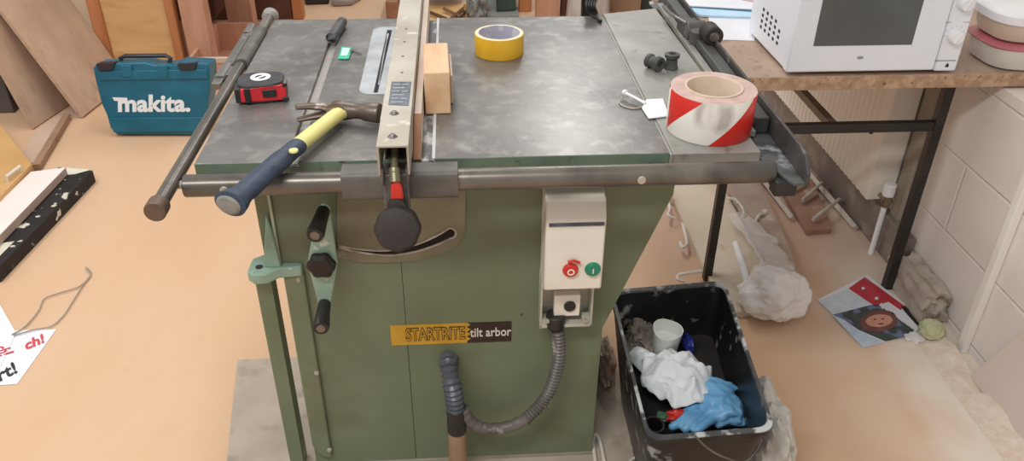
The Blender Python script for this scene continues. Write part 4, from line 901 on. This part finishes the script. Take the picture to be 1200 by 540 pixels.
# black beam and white board
beamM = mm('tarred_beam', '#181412', '#241E1B', rough=.75, scale=14, c3='#C9C3B4', s3=26, lo3=.60, hi3=.64, detail=3, bump=.4, bscale=30)
f0, f1 = G(113, 213, 0), G(3, 330, 0); dd = (f1-f0).normalized(); nn = V((dd.y, -dd.x, 0)); nn = nn if nn.x < 0 else -nn
bmw = .145
bm0 = thing('black_beam', 'black tarred timber beam with flaking white ends under the white board', 'beam', f0.lerp(f1, .5))
MB().prism([f0+V((0, 0, .001)), f0+dd*.66+V((0, 0, .001)), f0+dd*.64+nn*bmw+V((0, 0, .001)), f0+nn*bmw-dd*.02+V((0, 0, .001))], (0, 0, .05)).build('beam', beamM, bm0, bevel=.004)
wend = mm('flaked_white', '#C9C4B0', '#DAD6C6', rough=.8, scale=20)
zt_ = .0515
MB().prism([f0+V((0, 0, zt_))+nn*.01, f0+dd*.035+nn*.05+V((0, 0, zt_)), f0+dd*.05+nn*.10+V((0, 0, zt_)), f0+nn*.14+V((0, 0, zt_)), f0+nn*.12-dd*.015+V((0, 0, zt_))], (0, 0, .001)).build('white_end', wend, bm0)
e0_ = f0+dd*.50
MB().prism([e0_+nn*.03+V((0, 0, zt_)), e0_+dd*.02+nn*.08+V((0, 0, zt_)), e0_-dd*.02+nn*.10+V((0, 0, zt_)), e0_+dd*.0+nn*.145+V((0, 0, zt_)), e0_+dd*.10+nn*.145+V((0, 0, zt_)), e0_+dd*.12+nn*.03+V((0, 0, zt_))], (0, 0, .001)).build('white_end', wend, bm0)
F1, F2, N2 = G(36, 201, .084), G(77, 196, .084), G(0, 275, .084)
dN = (N2-F2)*1.5
b = MB().prism([F1-V((0, 0, .03)), F2-V((0, 0, .03)), F2+dN-V((0, 0, .03)), F1+dN-V((0, 0, .03))], (0, 0, .03))
for fc in b.b.faces:
    fc.normal_update()
    if abs(fc.normal.z) < .5: fc.material_index = 1
tag(b.build('white_board', [mm('white_laminate', '#E6D9D2', '#EDE2DC', rough=.4, scale=4), mm('board_edge', '#AA9488', rough=.7)], bevel=.001), 'white faced board lying on top of the black beam', 'board')
# cupboard door with handle, at the frame edge
cdz = .10
dA, dB, dC = G(-2, 143, cdz), G(37, 192, cdz), G(0, 230, cdz)
cdr = thing('cupboard_door', 'orange wood cupboard door with a white handle lying flat at left', 'cupboard door', V((dB.x-.2, dB.y, .0)))
ext = (dA-dB); ext2 = (dC-dB)
b = MB().prism([dB, dB+ext*1.15, dB+ext*1.15+ext2*1.1, dB+ext2*1.1], (0, 0, -.02)); b.build('panel', mm('door_orange', '#BF935A', '#CAA068', rough=.5, scale=4), cdr, bevel=.002)
MB().prism([dB+ext2*.02+V((.004, 0, -.0205)), dB+ext*.1+ext2*.0+V((0, 0, -.0205)), dB+ext*1.15-V((0, 0, .0205)), dB+ext*1.15+ext2*1.05-V((0, 0, .0205)), dB+ext2*1.05-V((0, 0, .0205))], (0, 0, -.078)).build('carcass', mm('carcass_brown', '#9A7350', '#A67E5A', rough=.6), cdr)
h0, h1 = G(7, 207, cdz+.02), G(23, 195, cdz+.02)
MB().tube([h0-V((0, 0, .02)), h0, h1, h1-V((0, 0, .02))], .006, seg=10).build('handle', mm('handle_white', '#D8CDBE', rough=.4), cdr)
# batten
q0, q1 = G(79, 136, .016), G(43, 196, .016); dd2 = (q1-q0).normalized(); n2 = V((dd2.y, -dd2.x, 0))*.014
tag(MB().prism([q0+n2-V((0, 0, .015)), q0-n2-V((0, 0, .015)), q1-n2-V((0, 0, .015)), q1+n2-V((0, 0, .015))], (0, 0, .028)).build('batten', mm('batten_brown', '#8F6F58', '#9E7E66', rough=.7, scale=14), bevel=.001), 'short brown square batten lying on the floor by the leaning boards', 'batten')
# leaning boards
def lean(A, u, e, w, L_, th_, M, label):
    u = V(u).normalized(); e = V(e).normalized(); n_ = u.cross(e).normalized()
    if n_.x < 0: n_ = -n_
    b = MB().prism([V(A), V(A)+u*w, V(A)+u*w+e*L_, V(A)+e*L_], -n_*th_)
    zmin = min(v_.co.z for v_ in b.b.verts)
    for v_ in b.b.verts: v_.co.z += .001-zmin
    for fc in b.b.faces:
        fc.normal_update()
        if abs(fc.normal.dot(n_)) < .5: fc.material_index = 1
    return tag(b.build('leaning_board', [M, plyedge], bevel=.001), label, 'board', 'plywood boards leaning at the left')
lean((-1.202, 2.165, 0), (.15, .99, 0), (-.223, .033, .486), .425, .80, .018, ply, 'wide brown plywood board leaning left, nearest the blue green tool case')
lean((-1.371, 2.06, 0), (.21, .98, 0), (-.064, .015, .274), .34, .57, .016, ply, 'narrower brown board leaning behind, at the far left')
tag(MB().bb((-1.86, 2.24, 0), (-1.53, 2.9, .50)).build('dark_crate', mm('dark_grey', '#45403E', '#544E4B', rough=.7, scale=8), bevel=.004), 'dark grey crate behind the leaning boards at the left edge', 'crate')
poly('hardboard_offcut', ((20, 193), (38, 155), (88, 122), (98, 138), (78, 134), (42, 190)), .0005, .004, mm('pink_offcut', '#C2A590', '#CBB09C', rough=.7, scale=6), 'flat pinkish offcut on the floor between the batten and leaning boards', 'board offcut')
# ---- tool case
kc0, kc1 = G(137, 160.5, 0), G(241, 160, 0)
kx = (kc1-kc0); kx.z = 0; kw = kx.length; kx.normalize(); ky = V((-kx.y, kx.x, 0))
Mk = Matrix((kx, ky, V((0, 0, 1)))).transposed().to_4x4(); Mk.translation = V(((kc0.x+kc1.x)/2, (kc0.y+kc1.y)/2, .001))
lean_ = Matrix.Rotation(math.radians(-9), 4, 'X')
Mk = Mk @ lean_
def inv(px, py, yl=0):
    """case-local x, z of a photo point on the case's front plane"""
    Mi = Mk.inverted(); o_ = Mi @ CP; d_ = Mi.to_3x3() @ (fw + rt*(px-600)/FPX - up*(py-270)/FPX); t = (yl-o_.y)/d_.y; p = o_+d_*t; return p.x, p.z
tcz = thing('tool_case', 'teal plastic power tool case with white lettering standing on floor', 'tool case', (Mk.translation.x, Mk.translation.y, 0))
ol = [(137, 158), (129, 150), (125, 135), (119, 122), (112, 96), (109, 80), (112, 75), (178-8, 73), (181, 76), (205, 76), (210, 72), (244, 74), (245.5, 82), (246, 105), (243, 125), (246, 135), (243, 152), (238, 159)]
b = MB(Mk).prism([V((inv(x, y)[0], 0, max(.004, inv(x, y)[1]))) for x, y in ol], (0, .105, 0))
case = b.build('shell', teal, tcz, bevel=.007, seg=3)
rb_ = MB(Mk)
def bar2(pts, d_): rb_.prism([V((inv(x, y)[0], 0, inv(x, y)[1])) for x, y in pts], (0, -d_, 0))
bar2(((115, 83), (243, 81), (244, 92), (117, 94)), .006); bar2(((127, 138), (243, 137), (241, 154), (134, 155)), .006)
bar2(((141, 76), (155, 76), (156, 90), (143, 90)), .009); bar2(((190-5, 76), (197, 76), (198, 90), (186, 90)), .009)
rb_.build('ribs', teal, tcz, bevel=.003)
for x0, x1 in ((114, 135), (209, 231)):
    b = MB(Mk).prism([V((inv(x, y)[0], .0, inv(x, y)[1])) for x, y in ((x0, 74), (x1, 73), (x1-2, 81), (x0+3, 82))], (0, -.012, 0)); b.prism([V((inv(x, y)[0], .0, inv(x, y)[1])) for x, y in ((x0, 74), (x1, 73), (x1, 75), (x0, 76))], (0, .03, 0)); b.build('latch', mm('latch', '#2A2226', rough=.5), tcz, bevel=.003)
hpz = [inv(x, y, .05) for x, y in ((144, 76), (141, 68), (147, 65.5), (194, 65), (200, 68), (197, 77))]
MB(Mk).tube([V((x, .05, z)) for x, z in hpz], .009, seg=10, flat=1.2).build('carry_handle', mm('handle_dark', '#2A2A30', '#35353B', rough=.5), tcz)
lx0 = inv(133, 123); lx1 = inv(228, 121)
cen = V(((lx0[0]+lx1[0])/2-.004, -.0012, (lx0[1]+lx1[1])/2-.0))
Mt = Mk @ frame(cen, (1, 0, 0), (0, 0, 1))
text('lettering', 'makita.', .098, Mt, mm('logo_white', '#E4E8EA', rough=.5), case, depth=.001, bold=.0034, shear=.15, sx=1.08)
q1_, q2_ = inv(132, 115), inv(150, 119)
MB(Mk).prism([V((q1_[0], -.002, q1_[1]+.004)), V((q2_[0], -.002, q1_[1]+.002)), V((q2_[0], -.002, q2_[1]+.0)), V((q1_[0]+.006, -.002, q2_[1]+.004))], (0, .001, 0)).build('logo_bar', PM['logo_white'], case)
# ================================================================== BACK OF THE ROOM
# orange plywood panel, standing behind the case
def upright(name, pts, Y, th_, M, label, cat, parent=None, bevel=.003, z0=True):
    a = [G(x, y, Y, 1) for x, y in pts]
    if z0:
        for p in a:
            if p.z < .05: p.z = .001
    o = MB().prism(a, (0, th_, 0)).build(name, M, parent, bevel=bevel)
    return o if parent else tag(o, label, cat)
fbk = thing('wooden_bench', 'orange wooden bench with thick pink legs behind the tool case', 'wooden bench', (-.9, 2.95, 0))
def post(x, y, sx_, sy_, h, M, nm='leg'): return MB().bb((x-sx_/2, y-sy_/2, 0), (x+sx_/2, y+sy_/2, h)).build(nm, M, fbk, bevel=.004)
p_l = G(107, 10, 2.62, 1); p_r = G(203, 10, 2.62, 1)
MB().bb((p_l.x+.03, 2.62, .001), (p_r.x-.015, 2.64, .78)).build('end_panel', orangeply, fbk, bevel=.002)
MB().bb((p_l.x-.012, 2.605, .0), (p_l.x+.045, 2.66, .80)).build('stile', orangewood, fbk, bevel=.003)
MB().bb((p_r.x-.035, 2.605, .0), (p_r.x+.005, 2.66, .80)).build('stile', orangewood, fbk, bevel=.003)
q = G(122, 41.5, 2.62, 1); MB().cyl((q.x, 2.6185, q.z), (q.x, 2.625, q.z), .008, seg=14).build('knot_hole', black, fbk)
pg = G(222, 10, 2.62, 1); post(pg.x+.01, 2.66, .115, .09, .80, pinkwood)
pg2 = G(287, 44, 0); post(-.695, 3.16, .135, .10, .80, pinkwood)
pg3 = G(350, 19, 0); post(-.465, 3.55, .06, .08, .80, orangewood)
MB().bb((-1.5, 2.58, .80), (-.35, 3.75, .86)).build('bench_top', orangewood, fbk, bevel=.004)
MB().bb((-1.45, 3.52, .001), (-.50, 3.55, .60)).build('back_board', darkwood, fbk, bevel=.002)
MB().bb((-.90, 2.95, .12), (-.84, 3.5, .60)).build('inner_brace', darkwood, fbk, bevel=.002)
# crate under it
cr = thing('storage_crate', 'pinkish wooden crate with a pale rim between the bench legs', 'crate', (-.68, 2.6, 0))
cx0, cx1, cy0, cy1, chh = -.80, -.42, 2.47, 3.0, .155
b = MB().bb((cx0, cy0, .001), (cx1, cy0+.015, chh)).bb((cx0, cy1-.015, .001), (cx1, cy1, chh)).bb((cx0, cy0, .001), (cx0+.015, cy1, chh)).bb((cx1-.015, cy0, .001), (cx1, cy1, chh)).bb((cx0, cy0, .001), (cx1, cy1, .012))
b.build('box', pinkwood, cr, bevel=.001)
b = MB().bb((cx0-.003, cy0-.004, chh-.02), (cx1+.003, cy0+.018, chh+.003)); b.build('rim', mm('crate_rim', '#CDB6A4', rough=.6), cr, bevel=.001)
# black machine foot and grey hood
tag(MB().prism([G(x, y, .001) for x, y in ((358, 6), (386, 5), (388, -16), (356, -16))], (0, 0, .07)).build('black_case', black, bevel=.01), 'black case on the floor behind the saw, at the top edge', 'case')
tag(MB().prism([G(x, y, .001) for x, y in ((390, 8), (412, 7), (424, 0), (430, -14), (392, -14))], (0, 0, .04)).build('grey_cover', mm('grey_cover', '#8A7E7C', '#9A8E8A', rough=.6), bevel=.01), 'grey cover on the floor beside the black case', 'cover')
tag(MB().prism([G(x, y, .001) for x, y in ((453, 22), (466, 22), (470, 8), (459, 4))], (0, 0, .10)).build('timber_stub', endgrain, bevel=.003), 'brown timber stub standing on floor left of the fence', 'timber')
# white bucket-like bowl, sticks, hose debris
q = G(516, -7, .05)
tag(MB().lathe((q.x, q.y, .045), [(0, 0), (.10, .005), (.15, .03), (.165, .07), (.16, .07), (.14, .035), (0, .012)], seg=48).build('white_basin', mm('basin', '#C7CBD2', '#D2D6DC', rough=.4)), 'pale grey basin resting on timber sticks behind the fence', 'basin')
sticks = [((498, 12), (528, 24), '#5A3E24'), ((520, 10), (545, 22), '#7A5632'), ((540, 20), (556, 4), '#3A2A1C'), ((528, 22), (545, 8), '#6A4A2C'), ((545, 6), (548, 24), '#A87848')]
sl_ = ['dark stick nearest the fence on the floor behind the saw', 'brown stick crossing beneath the pale basin', 'darkest stick pointing away beside the grey machine foot', 'brown stick slanting up beneath the basin', 'light brown stick standing up beside the grey machine foot']
for (a1, a2, c_), l_ in zip(sticks, sl_):
    tag(MB().tube([G(*a1, .03), G(*a2, .02)], .011, seg=4).build('timber_stick', mm('stick'+c_[1:], c_, rough=.7)), l_, 'stick', 'timber sticks behind the saw')
poly('plywood_scrap', ((498, 26), (560, 26), (556, 4), (500, 6)), .001, .006, orangeply, 'flat orange plywood scrap beneath the basin behind the saw', 'plywood')
tag(MB().lump(G(560, 6, .08)+V((0, 0, 0)), (.06, .10, .09), seed=31, amp=.3, sub=4).build('grey_machine_foot', mm('foot_grey', '#7E7F7C', '#6A6B68', rough=.5)), 'grey cast machine foot beside the dark green box', 'machine foot')
tag(MB().prism([G(x, y, .001) for x, y in ((566, 21), (608, 20), (604, -12), (570, -12))], (0, 0, .012)).build('base_plate', mm('plate_grey', '#8A8B86', rough=.6), bevel=.002), 'grey base plate beneath the dark green box', 'base plate')
tag(MB().prism([G(x, y, .0135) for x, y in ((582, 14), (604, 13), (603, -14), (580, -14))], (0, 0, .25)).build('green_box', mm('dark_green', '#2E423C', '#374C45', rough=.5), bevel=.006), 'dark green box standing behind the saw left of orange post', 'box')
q = G(616, 14, 0); tag(MB().bb((q.x-.04, q.y, 0), (q.x+.035, q.y+.07, 1.0)).build('timber_post', orangewood, bevel=.003), 'orange timber post standing behind the saw', 'post', 'timber posts behind the saw')
q = G(643, 22, 0); tag(MB().bb((q.x-.075, q.y-.0, 0), (q.x+.06, q.y+.08, 1.0)).build('timber_post', pinkwood, bevel=.003), 'wider pink timber post right of the orange post', 'post', 'timber posts behind the saw')
tag(MB().bb((q.x+.075, q.y+.05, 0), (q.x+.14, q.y+.09, .9)).build('dark_board', darkwood, bevel=.003), 'dark red brown panel beside the pink post', 'panel')
q = G(682, 30, 0); rl_ = MB(); rl_.lathe((q.x+.03, q.y-.0, .001), [(0, 0), (.12, 0), (.125, .02), (.115, .2), (.12, .5), (.118, .75), (0, .76)], seg=40, lobes=9, la=.03)
tag(rl_.build('wrapped_roll', mat('wrap_film', '#A8A39E', '#C6C2BE', rough=.3, scale=16, stretch=(1, 1, .3))), 'tall roll in clear plastic wrapping behind the saw', 'roll')
q = G(728, 24, 0); tag(MB().bb((q.x-.10, q.y, 0), (q.x+.11, q.y+.35, .42)).build('cardboard_box', mm('card_brown', '#8C6E56', '#9A7C62', rough=.8, scale=6), bevel=.004), 'brown cardboard box behind the right wing of saw', 'box')
q = G(765, 20, 0); tag(MB().bb((q.x-.08, q.y+.1, 0), (q.x+.14, q.y+.4, .55)).build('dark_cabinet', darkwood, bevel=.004), 'dark red cabinet behind the far right corner of saw', 'cabinet')
tag(MB().bb((q.x-.075, q.y+.02, 0), (q.x-.01, q.y+.09, .6)).build('green_post', mm('post_green', '#39443C', rough=.6), bevel=.003), 'dark green post in front of the dark red cabinet', 'post')
# ================================================================== LIGHT
wd_ = bpy.data.worlds.new('World'); bpy.context.scene.world = wd_; wd_.use_nodes = True
wd_.node_tree.nodes['Background'].inputs[0].default_value = (1.0, .985, .97, 1); wd_.node_tree.nodes['Background'].inputs[1].default_value = .54
def area(x, y, z, sx_, sy_, e, col=(1, .98, .955)):
    l = bpy.data.lights.new('ceiling_light', 'AREA'); l.shape = 'RECTANGLE'; l.size = sx_; l.size_y = sy_; l.energy = e; l.color = col
    o = bpy.data.objects.new('ceiling_light', l); C.objects.link(o); o.location = (x, y, z); return o
area(.2, 1.6, 2.75, .3, 1.5, 24); area(-1.6, 1.0, 2.75, .3, 1.5, 30); area(-.3, -1.3, 2.75, 1.5, .3, 50); area(1.2, 3.6, 2.75, .3, 1.5, 28)
vs = bpy.context.scene.view_settings; vs.view_transform = 'Standard'; vs.look = 'None'; vs.exposure = 0; vs.gamma = 1; vs.use_curve_mapping = False
